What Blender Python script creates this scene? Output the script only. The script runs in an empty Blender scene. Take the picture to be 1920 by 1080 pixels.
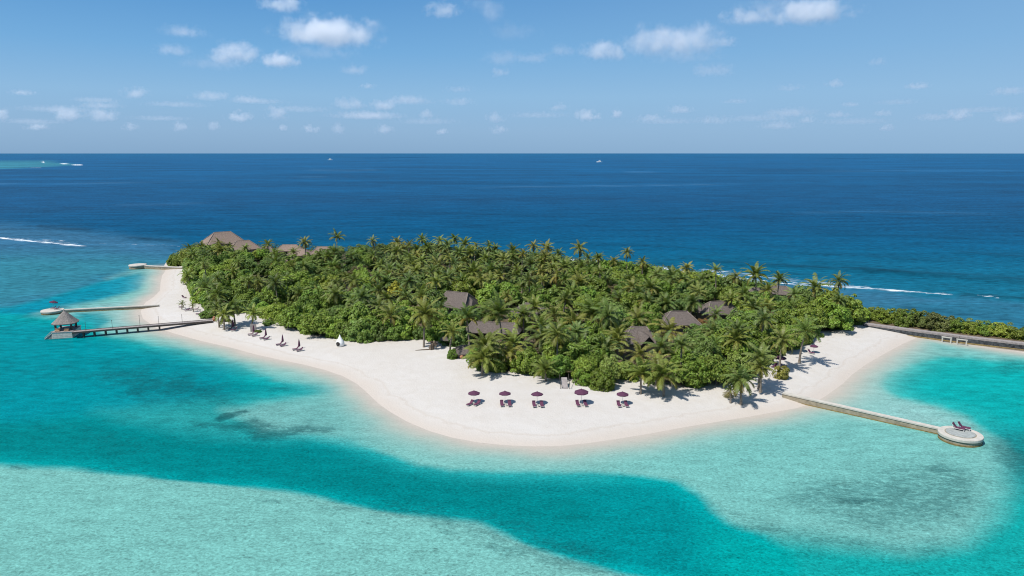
import bpy, math, random
import numpy as np
from mathutils import Vector, Matrix
R = math.radians
random.seed(7); rng = np.random.default_rng(7)
scene = bpy.context.scene
COL = scene.collection

# ------------------------------------------------------------------ camera
H = 58.0                       # drone height above the water
F = 1330.0                     # focal length in pixels of the 1920 frame
PITCH = math.atan((540 - 287) / F)
cam_data = bpy.data.cameras.new("camera")
cam = bpy.data.objects.new("camera", cam_data); COL.objects.link(cam)
cam.location = (0, 0, H)
cam.rotation_euler = (math.pi / 2 - PITCH, 0, 0)
cam_data.sensor_width = 36; cam_data.lens = F / 1920 * 36
cam_data.clip_start = 1; cam_data.clip_end = 300000
scene.camera = cam
CP, SP = math.cos(PITCH), math.sin(PITCH)

# ------------------------------------------------------------------ world, sun, exposure
SUN_EL = R(58); SUN_AZ = math.atan2(-0.82, -0.57)
world = bpy.data.worlds.new("World"); scene.world = world; world.use_nodes = True
wn, wl = world.node_tree.nodes, world.node_tree.links
wn.clear()
wo = wn.new("ShaderNodeOutputWorld"); bg = wn.new("ShaderNodeBackground")
sky = wn.new("ShaderNodeTexSky"); sky.sky_type = 'NISHITA'; sky.sun_disc = False
sky.sun_elevation = SUN_EL; sky.sun_rotation = SUN_AZ
sky.altitude = 50; sky.air_density = 1.0; sky.dust_density = 0.3; sky.ozone_density = 2.0
hsv = wn.new("ShaderNodeHueSaturation"); hsv.inputs['Saturation'].default_value = 1.0; hsv.inputs['Value'].default_value = 1.0
wl.new(sky.outputs[0], hsv.inputs['Color'])
# the low sky over the tropical sea: blue right down to the horizon
SKY_K = 0.085
tcw = wn.new("ShaderNodeTexCoord"); sepw = wn.new("ShaderNodeSeparateXYZ"); wl.new(tcw.outputs['Generated'], sepw.inputs[0])
rampw = wn.new("ShaderNodeValToRGB"); cr = rampw.color_ramp
sky_stops = [(0.0,(122,164,204)),(0.03,(134,174,213)),(0.075,(136,182,222)),(0.13,(110,169,219)),(0.21,(80,146,206)),(0.5,(58,118,190))]
while len(cr.elements) < len(sky_stops): cr.elements.new(0.5)
for e, (p_, c_) in zip(cr.elements, sky_stops):
    e.position = p_; e.color = tuple((x / 255 / 12.92 if x / 255 <= 0.04045 else ((x / 255 + 0.055) / 1.055) ** 2.4) for x in c_) + (1,)
wl.new(sepw.outputs[2], rampw.inputs[0])
scw = wn.new("ShaderNodeVectorMath"); scw.operation = 'SCALE'; scw.inputs['Scale'].default_value = 0.615 / SKY_K; wl.new(rampw.outputs[0], scw.inputs[0])
fw_ = wn.new("ShaderNodeMapRange"); fw_.inputs[1].default_value = 0.22; fw_.inputs[2].default_value = 0.6; fw_.inputs[3].default_value = 0.92; fw_.inputs[4].default_value = 0.25
wl.new(sepw.outputs[2], fw_.inputs[0])
mxw = wn.new("ShaderNodeMix"); mxw.data_type = 'RGBA'; wl.new(fw_.outputs[0], mxw.inputs[0]); wl.new(hsv.outputs[0], mxw.inputs[6]); wl.new(scw.outputs[0], mxw.inputs[7])
veil = wn.new("ShaderNodeMapRange"); veil.inputs[1].default_value = -0.25; veil.inputs[2].default_value = 0.62; veil.inputs[3].default_value = 0.0; veil.inputs[4].default_value = 0.42
wl.new(sepw.outputs[0], veil.inputs[0])
mxv = wn.new("ShaderNodeMix"); mxv.data_type = 'RGBA'; wl.new(veil.outputs[0], mxv.inputs[0]); wl.new(mxw.outputs[2], mxv.inputs[6]); mxv.inputs[7].default_value = tuple(x * 0.615 / SKY_K for x in (0.300, 0.500, 0.730)) + (1,)
wl.new(mxv.outputs[2], bg.inputs['Color'])
bg.inputs['Strength'].default_value = SKY_K
wl.new(bg.outputs[0], wo.inputs['Surface'])
sd_ = bpy.data.lights.new("sun", 'SUN'); sun = bpy.data.objects.new("sun", sd_); COL.objects.link(sun)
sd_.energy = 3.6; sd_.angle = R(0.53); sd_.color = (1.0, 0.965, 0.90)
to_sun = Vector((math.sin(SUN_AZ) * math.cos(SUN_EL), math.cos(SUN_AZ) * math.cos(SUN_EL), math.sin(SUN_EL)))
sun.rotation_euler = to_sun.to_track_quat('Z', 'Y').to_euler()
sun.location = to_sun * 300
scene.view_settings.view_transform = 'Standard'; scene.view_settings.look = 'None'
scene.view_settings.exposure = 0.70; scene.view_settings.gamma = 1.0
scene.render.engine = 'CYCLES'
cy = scene.cycles
cy.max_bounces = 8; cy.diffuse_bounces = 4; cy.glossy_bounces = 2; cy.transmission_bounces = 2
cy.transparent_max_bounces = 8; cy.volume_bounces = 6; cy.use_denoising = True; cy.filter_width = 1.1
cy.caustics_reflective = False; cy.caustics_refractive = False; cy.sample_clamp_indirect = 4

# ------------------------------------------------------------------ helpers
def ray(u, v):
    a, b = (u - 960) / F, (540 - v) / F
    return np.array([a, CP + SP * b, -SP + CP * b])
def at(u, v, z=0.0):
    d = ray(u, v); t = (z - H) / d[2]
    return Vector((d[0] * t, d[1] * t, z))
def proj(x, y, z):
    dz = z - H
    fw = y * CP - dz * SP; up = y * SP + dz * CP
    fw = np.maximum(fw, 1e-3)
    return 960 + F * x / fw, 540 - F * up / fw
def ppm(x, y, z=0):            # picture pixels per metre
    return F / max(y * CP - (z - H) * SP, 1)

def lin(c):
    c = np.asarray(c, float) / 255.0
    return np.where(c <= 0.04045, c / 12.92, ((c + 0.055) / 1.055) ** 2.4)

class MB:
    def __init__(s): s.v = []; s.f = []; s.a = []; s.cur = 0.0
    def add(s, vs, fs):
        o = len(s.v); s.v += [tuple(p) for p in vs]; s.f += [tuple(i + o for i in f) for f in fs]; s.a += [s.cur] * len(vs)
    def box(s, c, size, rz=0, M=None):
        hx, hy, hz = size[0] / 2, size[1] / 2, size[2] / 2
        cr, sr = math.cos(rz), math.sin(rz); vs = []
        for sx, sy, sz in ((-1,-1,-1),(1,-1,-1),(1,1,-1),(-1,1,-1),(-1,-1,1),(1,-1,1),(1,1,1),(-1,1,1)):
            x, y, z = sx * hx, sy * hy, sz * hz
            p = Vector((c[0] + x * cr - y * sr, c[1] + x * sr + y * cr, c[2] + z))
            vs.append(M @ p if M else p)
        s.add(vs, ((0,3,2,1),(4,5,6,7),(0,1,5,4),(1,2,6,5),(2,3,7,6),(3,0,4,7)))
    def tube(s, pts, rad, n=6, cap=True):
        rings = []; pts = [Vector(p) for p in pts]
        for i, p in enumerate(pts):
            d = (pts[min(i + 1, len(pts) - 1)] - pts[max(i - 1, 0)]).normalized()
            ax = Vector((1, 0, 0)) if abs(d.x) < 0.9 else Vector((0, 1, 0))
            a = d.cross(ax).normalized(); b = d.cross(a); r = rad[i] if hasattr(rad, '__len__') else rad
            rings.append([p + a * (r * math.cos(2 * math.pi * k / n)) + b * (r * math.sin(2 * math.pi * k / n)) for k in range(n)])
        vs = [p for rg in rings for p in rg]; fs = []
        for i in range(len(rings) - 1):
            for k in range(n): fs.append((i*n+k, i*n+(k+1)%n, (i+1)*n+(k+1)%n, (i+1)*n+k))
        if cap: fs.append(tuple(range((len(rings)-1)*n, len(rings)*n))); fs.append(tuple(reversed(range(n))))
        s.add(vs, fs)
    def lathe(s, prof, n=24, c=(0, 0, 0), sx=1, sy=1, close=True):
        vs = [(c[0] + r * sx * math.cos(2*math.pi*k/n), c[1] + r * sy * math.sin(2*math.pi*k/n), c[2] + z) for r, z in prof for k in range(n)]
        fs = []
        for i in range(len(prof) - 1):
            for k in range(n): fs.append((i*n+k, i*n+(k+1)%n, (i+1)*n+(k+1)%n, (i+1)*n+k))
        if close:
            if prof[0][0] > 1e-4: fs.append(tuple(reversed(range(n))))
            if prof[-1][0] > 1e-4: fs.append(tuple(range((len(prof)-1)*n, len(prof)*n)))
        s.add(vs, fs)
    def mesh(s, name, mat, smooth=False):
        me = bpy.data.meshes.new(name); me.from_pydata(s.v, [], s.f); me.update()
        at_ = me.attributes.new("age", 'FLOAT', 'POINT'); at_.data.foreach_set("value", np.array(s.a, dtype=np.float32))
        if mat: me.materials.append(mat)
        if smooth: me.shade_smooth()
        return me
    def build(s, name, mat, parent=None, smooth=False, loc=None, rz=0):
        return link(name, s.mesh(name, mat, smooth), parent, loc, rz)

def link(name, me, parent=None, loc=None, rz=0):
    o = bpy.data.objects.new(name, me); COL.objects.link(o)
    if parent: o.parent = parent
    if loc is not None: o.location = loc
    if rz: o.rotation_euler = (0, 0, rz)
    return o
def tag(o, label=None, cat=None, group=None, kind=None):
    if label: o['label'] = label
    if cat: o['category'] = cat
    if group: o['group'] = group
    if kind: o['kind'] = kind
    return o
def empty(name, loc=(0, 0, 0), rz=0, label=None, cat=None, group=None):
    o = bpy.data.objects.new(name, None); COL.objects.link(o)
    o.empty_display_size = 0.3; o.location = loc; o.rotation_euler = (0, 0, rz)
    return tag(o, label, cat, group)
KIDS = {}
def kids(o):
    if o not in KIDS: KIDS[o] = [c for c in bpy.data.objects if c.parent == o]
    return KIDS[o]
def copy_tree(o, parent=None):
    c = o.copy(); COL.objects.link(c)
    if parent: c.parent = parent
    for ch in kids(o): copy_tree(ch, c)
    return c
def descend(o):
    out = []
    for c in [x for x in COL.objects if x.parent == o]: out.append(c)
    return out

# ------------------------------------------------------------------ node helpers / materials
def mat(name):
    m = bpy.data.materials.new(name); m.use_nodes = True
    nt = m.node_tree; nt.nodes.clear()
    out = nt.nodes.new("ShaderNodeOutputMaterial")
    return m, nt, out
def N(nt, t, **kw):
    n = nt.nodes.new(t)
    for k, v in kw.items():
        if k in n.inputs: n.inputs[k].default_value = v
        else: setattr(n, k, v)
    return n
def mixc(nt, fac, a, b, mode='MIX'):
    n = nt.nodes.new("ShaderNodeMix"); n.data_type = 'RGBA'; n.blend_type = mode; n.clamp_factor = True
    for sock, val in ((n.inputs[0], fac), (n.inputs[6], a), (n.inputs[7], b)):
        if hasattr(val, 'links') or hasattr(val, 'is_linked'): nt.links.new(val, sock)
        elif isinstance(val, (int, float)): sock.default_value = val
        else: sock.default_value = (*val, 1) if len(val) == 3 else val
    return n.outputs[2]
def math_(nt, op, a, b=None, c=None, clamp=False):
    n = nt.nodes.new("ShaderNodeMath"); n.operation = op; n.use_clamp = clamp
    for i, v in enumerate((a, b, c)):
        if v is None: continue
        if isinstance(v, (int, float)): n.inputs[i].default_value = v
        else: nt.links.new(v, n.inputs[i])
    return n.outputs[0]
def mapr(nt, v, a, b, c=0.0, d=1.0, smooth=False):
    n = nt.nodes.new("ShaderNodeMapRange"); n.clamp = True
    if smooth: n.interpolation_type = 'SMOOTHSTEP'
    nt.links.new(v, n.inputs[0])
    for i, x in enumerate((a, b, c, d)): n.inputs[i + 1].default_value = x
    return n.outputs[0]
def noise(nt, vec, scale, detail=2.0, rough=0.5, dist=0.0):
    n = nt.nodes.new("ShaderNodeTexNoise"); n.inputs['Scale'].default_value = scale
    n.inputs['Detail'].default_value = detail; n.inputs['Roughness'].default_value = rough; n.inputs['Distortion'].default_value = dist
    if vec is not None: nt.links.new(vec, n.inputs['Vector'])
    return n.outputs[0]
def mapping(nt, vec, scale=(1, 1, 1), rot=(0, 0, 0), loc=(0, 0, 0)):
    n = nt.nodes.new("ShaderNodeMapping"); n.inputs['Scale'].default_value = scale; n.inputs['Rotation'].default_value = rot
    n.inputs['Location'].default_value = loc
    nt.links.new(vec, n.inputs['Vector']); return n.outputs[0]
def attr(nt, name):
    n = nt.nodes.new("ShaderNodeAttribute"); n.attribute_name = name; return n
def pos(nt): return nt.nodes.new("ShaderNodeNewGeometry").outputs['Position']

def simple(name, rgb, rough=0.7, var=0.25, scale=3.0, spec=0.3, bump=0.0, metal=0.0):
    m, nt, out = mat(name)
    p = N(nt, "ShaderNodeBsdfPrincipled"); p.inputs['Roughness'].default_value = rough
    p.inputs['Specular IOR Level'].default_value = spec; p.inputs['Metallic'].default_value = metal
    tc = nt.nodes.new("ShaderNodeTexCoord").outputs['Object']
    n1 = noise(nt, tc, scale, 4, 0.6)
    lo = tuple(x * (1 - var) for x in rgb); hi = tuple(min(x * (1 + var), 0.95) for x in rgb)
    nt.links.new(mixc(nt, mapr(nt, n1, 0.3, 0.7), lo, hi), p.inputs['Base Color'])
    if bump:
        b = N(nt, "ShaderNodeBump"); b.inputs['Strength'].default_value = bump; b.inputs['Distance'].default_value = 0.05
        nt.links.new(noise(nt, tc, scale * 4, 3), b.inputs['Height']); nt.links.new(b.outputs[0], p.inputs['Normal'])
    nt.links.new(p.outputs[0], out.inputs['Surface'])
    return m

def leaf_mat(name, old=(0.20, 0.15, 0.03), transl=0.3, spec=0.35, rough=0.5):
    """leaf colour comes from the plant's own object colour; age attribute yellows old fronds"""
    m, nt, out = mat(name)
    oi = nt.nodes.new("ShaderNodeObjectInfo"); geo = nt.nodes.new("ShaderNodeNewGeometry")
    age = attr(nt, "age").outputs['Fac']
    base = mixc(nt, age, oi.outputs['Color'], old)
    isl = geo.outputs['Random Per Island']
    val = math_(nt, 'ADD', math_(nt, 'MULTIPLY', isl, 0.75), math_(nt, 'MULTIPLY', oi.outputs['Random'], 0.45))
    val = math_(nt, 'ADD', val, 0.50)
    hs = nt.nodes.new("ShaderNodeHueSaturation")
    nt.links.new(base, hs.inputs['Color']); nt.links.new(val, hs.inputs['Value'])
    nt.links.new(math_(nt, 'ADD', 0.485, math_(nt, 'MULTIPLY', isl, 0.03)), hs.inputs['Hue'])
    d = N(nt, "ShaderNodeBsdfPrincipled"); d.inputs['Roughness'].default_value = rough; d.inputs['Specular IOR Level'].default_value = spec
    t = nt.nodes.new("ShaderNodeBsdfTranslucent")
    nt.links.new(hs.outputs[0], d.inputs['Base Color'])
    nt.links.new(mixc(nt, 0.5, hs.outputs[0], (0.16, 0.22, 0.02)), t.inputs['Color'])
    mx = nt.nodes.new("ShaderNodeMixShader"); mx.inputs[0].default_value = transl
    nt.links.new(d.outputs[0], mx.inputs[1]); nt.links.new(t.outputs[0], mx.inputs[2])
    nt.links.new(mx.outputs[0], out.inputs['Surface'])
    return m

M_PALM = leaf_mat("palm_leaf", transl=0.36, spec=0.3, rough=0.5)
M_LEAF = leaf_mat("broad_leaf", transl=0.36, spec=0.3, rough=0.5)
M_TRUNK = simple("palm_trunk", (0.20, 0.165, 0.13), 0.9, 0.35, 2.0)
M_BARK = simple("bark", (0.12, 0.09, 0.065), 0.9, 0.35, 2.0)
M_PURPLE = simple("purple_fabric", (0.075, 0.024, 0.052), 0.8, 0.12, 2.0)
M_PURPLE2 = simple("purple_cushion", (0.100, 0.030, 0.062), 0.8, 0.2, 4.0)
M_WHITE = simple("white_paint", (0.78, 0.77, 0.74), 0.5, 0.05, 1.0)
M_METAL = simple("pale_metal", (0.62, 0.60, 0.56), 0.4, 0.05, 1.0)
M_STONE = simple("pale_concrete", (0.423, 0.395, 0.346), 0.9, 0.14, 0.7, bump=0.3)
M_STONE2 = simple("grey_slab", (0.271, 0.287, 0.271), 0.9, 0.2, 1.2, bump=0.3)
M_STONE3 = simple("stained_concrete", (0.262, 0.223, 0.161), 0.9, 0.28, 0.9, bump=0.3)
M_ALGAE = simple("algae_band", (0.20, 0.145, 0.055), 0.8, 0.4, 1.4)
M_RUBBLE = simple("dark_rubble", (0.045, 0.05, 0.055), 0.9, 0.8, 1.3, bump=0.6)
M_WOODG = simple("grey_timber", (0.246, 0.217, 0.205), 0.85, 0.25, 1.5)
M_WOODD = simple("dark_timber", (0.085, 0.07, 0.06), 0.85, 0.3, 1.5)
M_WOODP = simple("pale_timber", (0.344, 0.295, 0.254), 0.85, 0.18, 1.5)
M_WOODL = simple("brightened_timber", (0.60, 0.54, 0.47), 0.85, 0.15, 1.5)  # lighter copy of the pale timber, adding light the grazed stage front lacks
M_TERRA = simple("terracotta", (0.36, 0.17, 0.095), 0.8, 0.15, 2)
M_TAN = simple("tan_cushion", (0.42, 0.25, 0.15), 0.8, 0.15, 2)
M_DARK = simple("interior_shade", (0.028, 0.024, 0.022), 0.9, 0.2, 1)  # near-black colour painted as the shade inside openings
M_GLASS = simple("tinted_glass", (0.03, 0.05, 0.07), 0.15, 0.1, 1, spec=0.6)

def thatch_mat(name, rgb):
    m, nt, out = mat(name)
    tc = nt.nodes.new("ShaderNodeTexCoord").outputs['Object']
    p = N(nt, "ShaderNodeBsdfPrincipled"); p.inputs['Roughness'].default_value = 0.95; p.inputs['Specular IOR Level'].default_value = 0.1
    a = noise(nt, mapping(nt, tc, (2.2, 2.2, 5.0)), 1.0, 5, 0.65)
    b = noise(nt, tc, 0.25, 2)
    c = mixc(nt, mapr(nt, a, 0.32, 0.68), tuple(x * 0.62 for x in rgb), tuple(x * 1.35 for x in rgb))
    c = mixc(nt, mapr(nt, b, 0.35, 0.7, 0, 0.45), c, tuple(x * s for x, s in zip(rgb, (0.85, 0.85, 0.9))))
    nt.links.new(c, p.inputs['Base Color'])
    bp = N(nt, "ShaderNodeBump"); bp.inputs['Strength'].default_value = 0.7; bp.inputs['Distance'].default_value = 0.25
    nt.links.new(a, bp.inputs['Height']); nt.links.new(bp.outputs[0], p.inputs['Normal'])
    nt.links.new(p.outputs[0], out.inputs['Surface']); return m
M_THATCH = thatch_mat("grey_thatch", (0.124, 0.103, 0.091))
M_THATCH2 = thatch_mat("tan_thatch", (0.217, 0.163, 0.130))
M_CAP = thatch_mat("pale_thatch_cap", (0.216, 0.180, 0.152))
M_THATCH3 = thatch_mat("jetty_thatch", (0.214, 0.189, 0.172))

# ------------------------------------------------------------------ plan of the island (outlines as seen, taken down to the ground plane)
SHORE = [(312,492),(306,503),(312,507),(305,516),(302,530),(301,545),(290,556),(275,566),(269,573),(265,584),(269,597),(293,614),
 (325,624),(375,638),(437,652),(480,664),(530,675),(570,683),(610,693),(645,705),(672,720),(692,738),(712,757),(735,773),(765,790),
 (805,807),(850,820),(900,829),(950,834),(1000,836),(1050,835),(1100,830),(1150,823),(1200,815),(1250,806),(1300,797),(1350,789),
 (1400,781),(1450,772),(1490,765),(1522,756),(1545,743),(1562,731),(1580,718),(1596,702),(1622,683),(1655,664),(1690,645),(1722,631),
 (1800,642),(1920,661),(2150,700),(2150,665),(1960,634),(1800,611),(1700,598),(1640,588),(1600,570),(1500,556),(1400,540),(1290,514),
 (1200,502),(1100,492),(1000,486),(900,481),(800,477),(700,474),(600,470),(500,465),(420,462),(350,472),(322,482)]
FOREST = [(316,494),(345,500),(352,512),(350,530),(358,553),(370,572),(392,590),(425,594),(470,596),(505,606),(530,618),(560,630),
 (600,640),(640,645),(690,650),(740,648),(780,644),(830,652),(868,668),(880,694),(905,706),(950,711),(980,710),(1015,716),(1050,722),
 (1090,727),(1130,726),(1170,724),(1215,728),(1255,734),(1300,737),(1325,728),(1355,730),(1395,722),(1425,706),(1440,690),(1462,672),
 (1490,664),(1520,650),(1545,630),(1590,626),(1622,612),(1632,600),(1625,590),(1595,566),(1500,553),(1400,536),(1290,511),(1200,500),(1100,490),
 (1000,484),(900,479),(800,475),(700,472),(600,468),(500,464),(420,462),(350,470),(322,480)]
def world_poly(px): return np.array([at(u, v)[:2] for u, v in px])
SHORE_W, FOREST_W = world_poly(SHORE), world_poly(FOREST)
HEDGE_W = np.array([at(u, v, 1.6)[:2] for u, v in [(1622,608),(1700,618),(1800,633),(1920,650),(2150,683),(2150,650),(1960,622),(1800,598),(1700,586),(1640,578)]])
def sdf(P, poly):
    """signed distance, positive inside"""
    P = np.asarray(P, float); d = np.full(len(P), 1e18); ins = np.zeros(len(P), bool)
    n = len(poly)
    for i in range(n):
        a, b = poly[i], poly[(i + 1) % n]; e = b - a
        w = P - a; t = np.clip((w @ e) / (e @ e), 0, 1)
        q = w - t[:, None] * e; d = np.minimum(d, (q * q).sum(1))
        c = (a[1] > P[:, 1]) != (b[1] > P[:, 1])
        with np.errstate(divide='ignore', invalid='ignore'):
            xi = (b[0] - a[0]) * (P[:, 1] - a[1]) / (b[1] - a[1] + 1e-12) + a[0]
        ins ^= c & (P[:, 0] < xi)
    d = np.sqrt(d); return np.where(ins, d, -d)
def line_dist(P, pl):
    P = np.asarray(P, float); best = np.full(len(P), 1e18); tt = np.zeros(len(P)); side = np.zeros(len(P))
    for i in range(len(pl) - 1):
        a, b = np.array(pl[i], float), np.array(pl[i + 1], float); e = b - a
        w = P - a; t = np.clip((w @ e) / (e @ e), 0, 1); q = w - t[:, None] * e; d = (q * q).sum(1)
        m = d < best; best[m] = d[m]; tt[m] = (i + t[m]) / (len(pl) - 1); side[m] = (e[0] * w[m, 1] - e[1] * w[m, 0])
    return np.sqrt(best), tt, np.sign(side)
def vnoise(P, scale, seed=0):
    """smooth value noise 0..1 on 2-d points"""
    r = np.random.default_rng(seed); T = r.random((256, 256))
    q = P / scale + 1000.3; i = np.floor(q).astype(int); f = q - i; f = f * f * (3 - 2 * f)
    i0, j0 = i[:, 0] % 256, i[:, 1] % 256; i1, j1 = (i0 + 1) % 256, (j0 + 1) % 256
    return (T[i0, j0] * (1 - f[:, 0]) + T[i1, j0] * f[:, 0]) * (1 - f[:, 1]) + (T[i0, j1] * (1 - f[:, 0]) + T[i1, j1] * f[:, 0]) * f[:, 1]
def fbm(P, scale, seed=0, o=4):
    s = 0; a = 1; t = 0
    for k in range(o): s = s + a * vnoise(P, scale / 2 ** k, seed + k); t += a; a *= 0.5
    return s / t
def sstep(x, a, b):
    t = np.clip((x - a) / (b - a + 1e-9), 0, 1); return t * t * (3 - 2 * t)

# polar grid centred under the drone: fine where the island lies, coarse elsewhere
th = np.concatenate([np.linspace(-180, -62, 24, endpoint=False), np.linspace(-62, -40, 16, endpoint=False), np.linspace(-40, 40, 700), np.linspace(40, 62, 17)[1:], np.linspace(62, 180, 25)[1:-1]])
th = np.radians(th)
rows = np.concatenate([np.arange(1180, 700, -2.4), np.arange(700, 400, -1.7), np.arange(400, 300, -2.0), [297, 294, 292, 290.5, 289.3, 288.5]])
bb = (540 - rows) / F; rad = -H * (CP + SP * bb) / (-SP + CP * bb)
rad = np.concatenate([[3, 15, 30, 45, 58, 68], rad]); rad = np.append(rad, 130000)
def polar(sel_r, sel_t):
    rr, tt = np.meshgrid(rad[sel_r], th[sel_t], indexing='ij')
    return np.stack([rr * np.sin(tt), rr * np.cos(tt)], -1)
def grid_mesh(name, XY, Z, wrap=False, keep=None):
    nr, nt = XY.shape[:2]
    idx = np.arange(nr * nt).reshape(nr, nt)
    a = idx[:-1, :-1]; b = idx[:-1, 1:]; c = idx[1:, 1:]; d = idx[1:, :-1]
    if wrap:
        nx = np.roll(idx, -1, 1); a, b, c, d = idx[:-1], nx[:-1], nx[1:], idx[1:]
    q = np.stack([a, b, c, d], -1).reshape(-1, 4)[:, ::-1]
    V = np.concatenate([XY.reshape(-1, 2), Z.reshape(-1, 1)], 1)
    if keep is not None:
        k = keep.reshape(-1); q = q[k[q].any(1)]
        used = np.unique(q); mp = np.full(len(V), -1); mp[used] = np.arange(len(used)); V = V[used]; q = mp[q]
    else: used = np.arange(len(V))
    me = bpy.data.meshes.new(name)
    me.vertices.add(len(V)); me.vertices.foreach_set("co", V.astype(np.float32).ravel())
    me.loops.add(len(q) * 4); me.loops.foreach_set("vertex_index", q.astype(np.int32).ravel())
    me.polygons.add(len(q)); me.polygons.foreach_set("loop_start", np.arange(0, len(q) * 4, 4, dtype=np.int32))
    me.update(calc_edges=True); me.shade_smooth()
    return me, used
def set_attr(me, name, val):
    if val.ndim == 1:
        a = me.attributes.new(name, 'FLOAT', 'POINT'); a.data.foreach_set("value", val.astype(np.float32))
    else:
        a = me.attributes.new(name, 'FLOAT_COLOR', 'POINT')
        a.data.foreach_set("color", np.concatenate([val, np.ones((len(val), 1))], 1).astype(np.float32).ravel())

# ---- beach and island ground
tsel = np.where(np.abs(th) < R(42))[0]; rsel = np.where((rad > 100) & (rad < 520))[0]
XYt = polar(rsel, tsel); Pt = XYt.reshape(-1, 2)
sds = sdf(Pt, SHORE_W); sdf_ = sdf(Pt, FOREST_W)
wob = (fbm(Pt, 7, 3, 5) - 0.5) * 3.0
s_ = sds + wob * np.clip(sds / 3 + 0.3, 0, 1)
def ground_profile(s):
    return np.where(s > 0, 1.7 * (1 - np.exp(-np.maximum(s, 0) / 13.0)), np.maximum(s * 0.10, -3.0))
Zt = ground_profile(sds) + (fbm(Pt, 14, 11) - 0.5) * 0.25 * sstep(sds, 2, 10)
me, used = grid_mesh("ground", XYt, Zt.reshape(XYt.shape[:2]), keep=(sds > -14))
set_attr(me, "shore", s_[used]); set_attr(me, "litter", (sstep(sdf_, -7, 0))[used]); set_attr(me, "soil", np.maximum(sstep(sdf_ + (fbm(Pt, 5, 5) - 0.5) * 5, -0.5, 3.5), sstep(sdf(Pt, HEDGE_W), -0.6, 0.6))[used])
def ground_z(x, y):
    return float(ground_profile(sdf(np.array([[x, y]]), SHORE_W))[0])

m, nt, out = mat("coral_sand")
P_ = pos(nt); sh = attr(nt, "shore").outputs['Fac']; so = attr(nt, "soil").outputs['Fac']
p = N(nt, "ShaderNodeBsdfPrincipled"); p.inputs['Roughness'].default_value = 0.95; p.inputs['Specular IOR Level'].default_value = 0.08
n_big = noise(nt, P_, 0.035, 4, 0.6); n_mid = noise(nt, P_, 0.35, 4, 0.65); n_fine = noise(nt, P_, 2.5, 3, 0.7)
dry = mixc(nt, mapr(nt, n_big, 0.35, 0.68), (0.466, 0.434, 0.393), (0.490, 0.466, 0.438))
dry = mixc(nt, mapr(nt, n_mid, 0.40, 0.72, 0, 0.55), dry, (0.430, 0.393, 0.349))
dry = mixc(nt, mapr(nt, n_fine, 0.5, 0.8, 0, 0.25), dry, (0.405, 0.373, 0.336))
strand = mapr(nt, math_(nt, 'ABSOLUTE', math_(nt, 'SUBTRACT', math_(nt, 'ADD', sh, math_(nt, 'MULTIPLY', n_mid, 3.0)), 6.2)), 0, 0.6, 0.30, 0)
litter = math_(nt, 'MULTIPLY', attr(nt, 'litter').outputs['Fac'], mapr(nt, noise(nt, P_, 1.3, 4, 0.75), 0.55, 0.66, 0, 0.7))
trod = mapr(nt, noise(nt, mapping(nt, P_, (1, 1, 1), (0, 0, R(30))), 0.9, 5, 0.8, 1.5), 0.56, 0.72, 0, 0.28)
dry = mixc(nt, trod, dry, (0.385, 0.352, 0.31))
dry = mixc(nt, litter, dry, (0.22, 0.165, 0.10))
dry = mixc(nt, strand, dry, (0.357, 0.292, 0.231))
wet = mapr(nt, math_(nt, 'ADD', sh, math_(nt, 'MULTIPLY', math_(nt, 'SUBTRACT', n_mid, 0.5), 2.0)), 0.0, 6.0, 1, 0, True)
c = mixc(nt, wet, dry, (0.445, 0.395, 0.345))
soil = mixc(nt, mapr(nt, n_fine, 0.3, 0.7), (0.05, 0.04, 0.025), (0.17, 0.13, 0.085))
c = mixc(nt, so, c, soil)
nt.links.new(c, p.inputs['Base Color'])
b = N(nt, "ShaderNodeBump"); b.inputs['Strength'].default_value = 0.6; b.inputs['Distance'].default_value = 0.16
nt.links.new(math_(nt, 'ADD', math_(nt, 'MULTIPLY', n_mid, 1.5), n_fine), b.inputs['Height']); nt.links.new(b.outputs[0], p.inputs['Normal'])
nt.links.new(p.outputs[0], out.inputs['Surface'])
me.materials.append(m)
ground = tag(link("ground", me), kind='structure', label="white coral sand island with its curved beach")

# ---- sea
XYw = polar(np.arange(len(rad)), np.arange(len(th))); Pw = XYw.reshape(-1, 2)
dist = np.hypot(Pw[:, 0], Pw[:, 1])
U, V = proj(Pw[:, 0], Pw[:, 1], 0 * dist)
infront = Pw[:, 1] > 20
U = np.where(infront, U, 960 + Pw[:, 0] * 8); V = np.where(infront, np.clip(V, 287, 2500), 1500)
wx = (fbm(Pw, 18, 21, 6) - 0.5) * 70; wy = (fbm(Pw, 18, 31, 6) - 0.5) * 30      # the bed's ragged edges
near = np.clip((V - 287) / 400, 0.05, 1)
Q = np.stack([U + wx * near, (V + wy * near) * 2.0], -1)
Q0 = np.stack([U, V * 2.0], -1)
ncx = (fbm(Pw, 7, 51, 6) - 0.5) * 120; ncy = (fbm(Pw, 7, 61, 6) - 0.5) * 46
Qc = np.stack([U + ncx * near, (V + ncy * near) * 2.0], -1)
def col(c): return np.array(lin(c))
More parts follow.
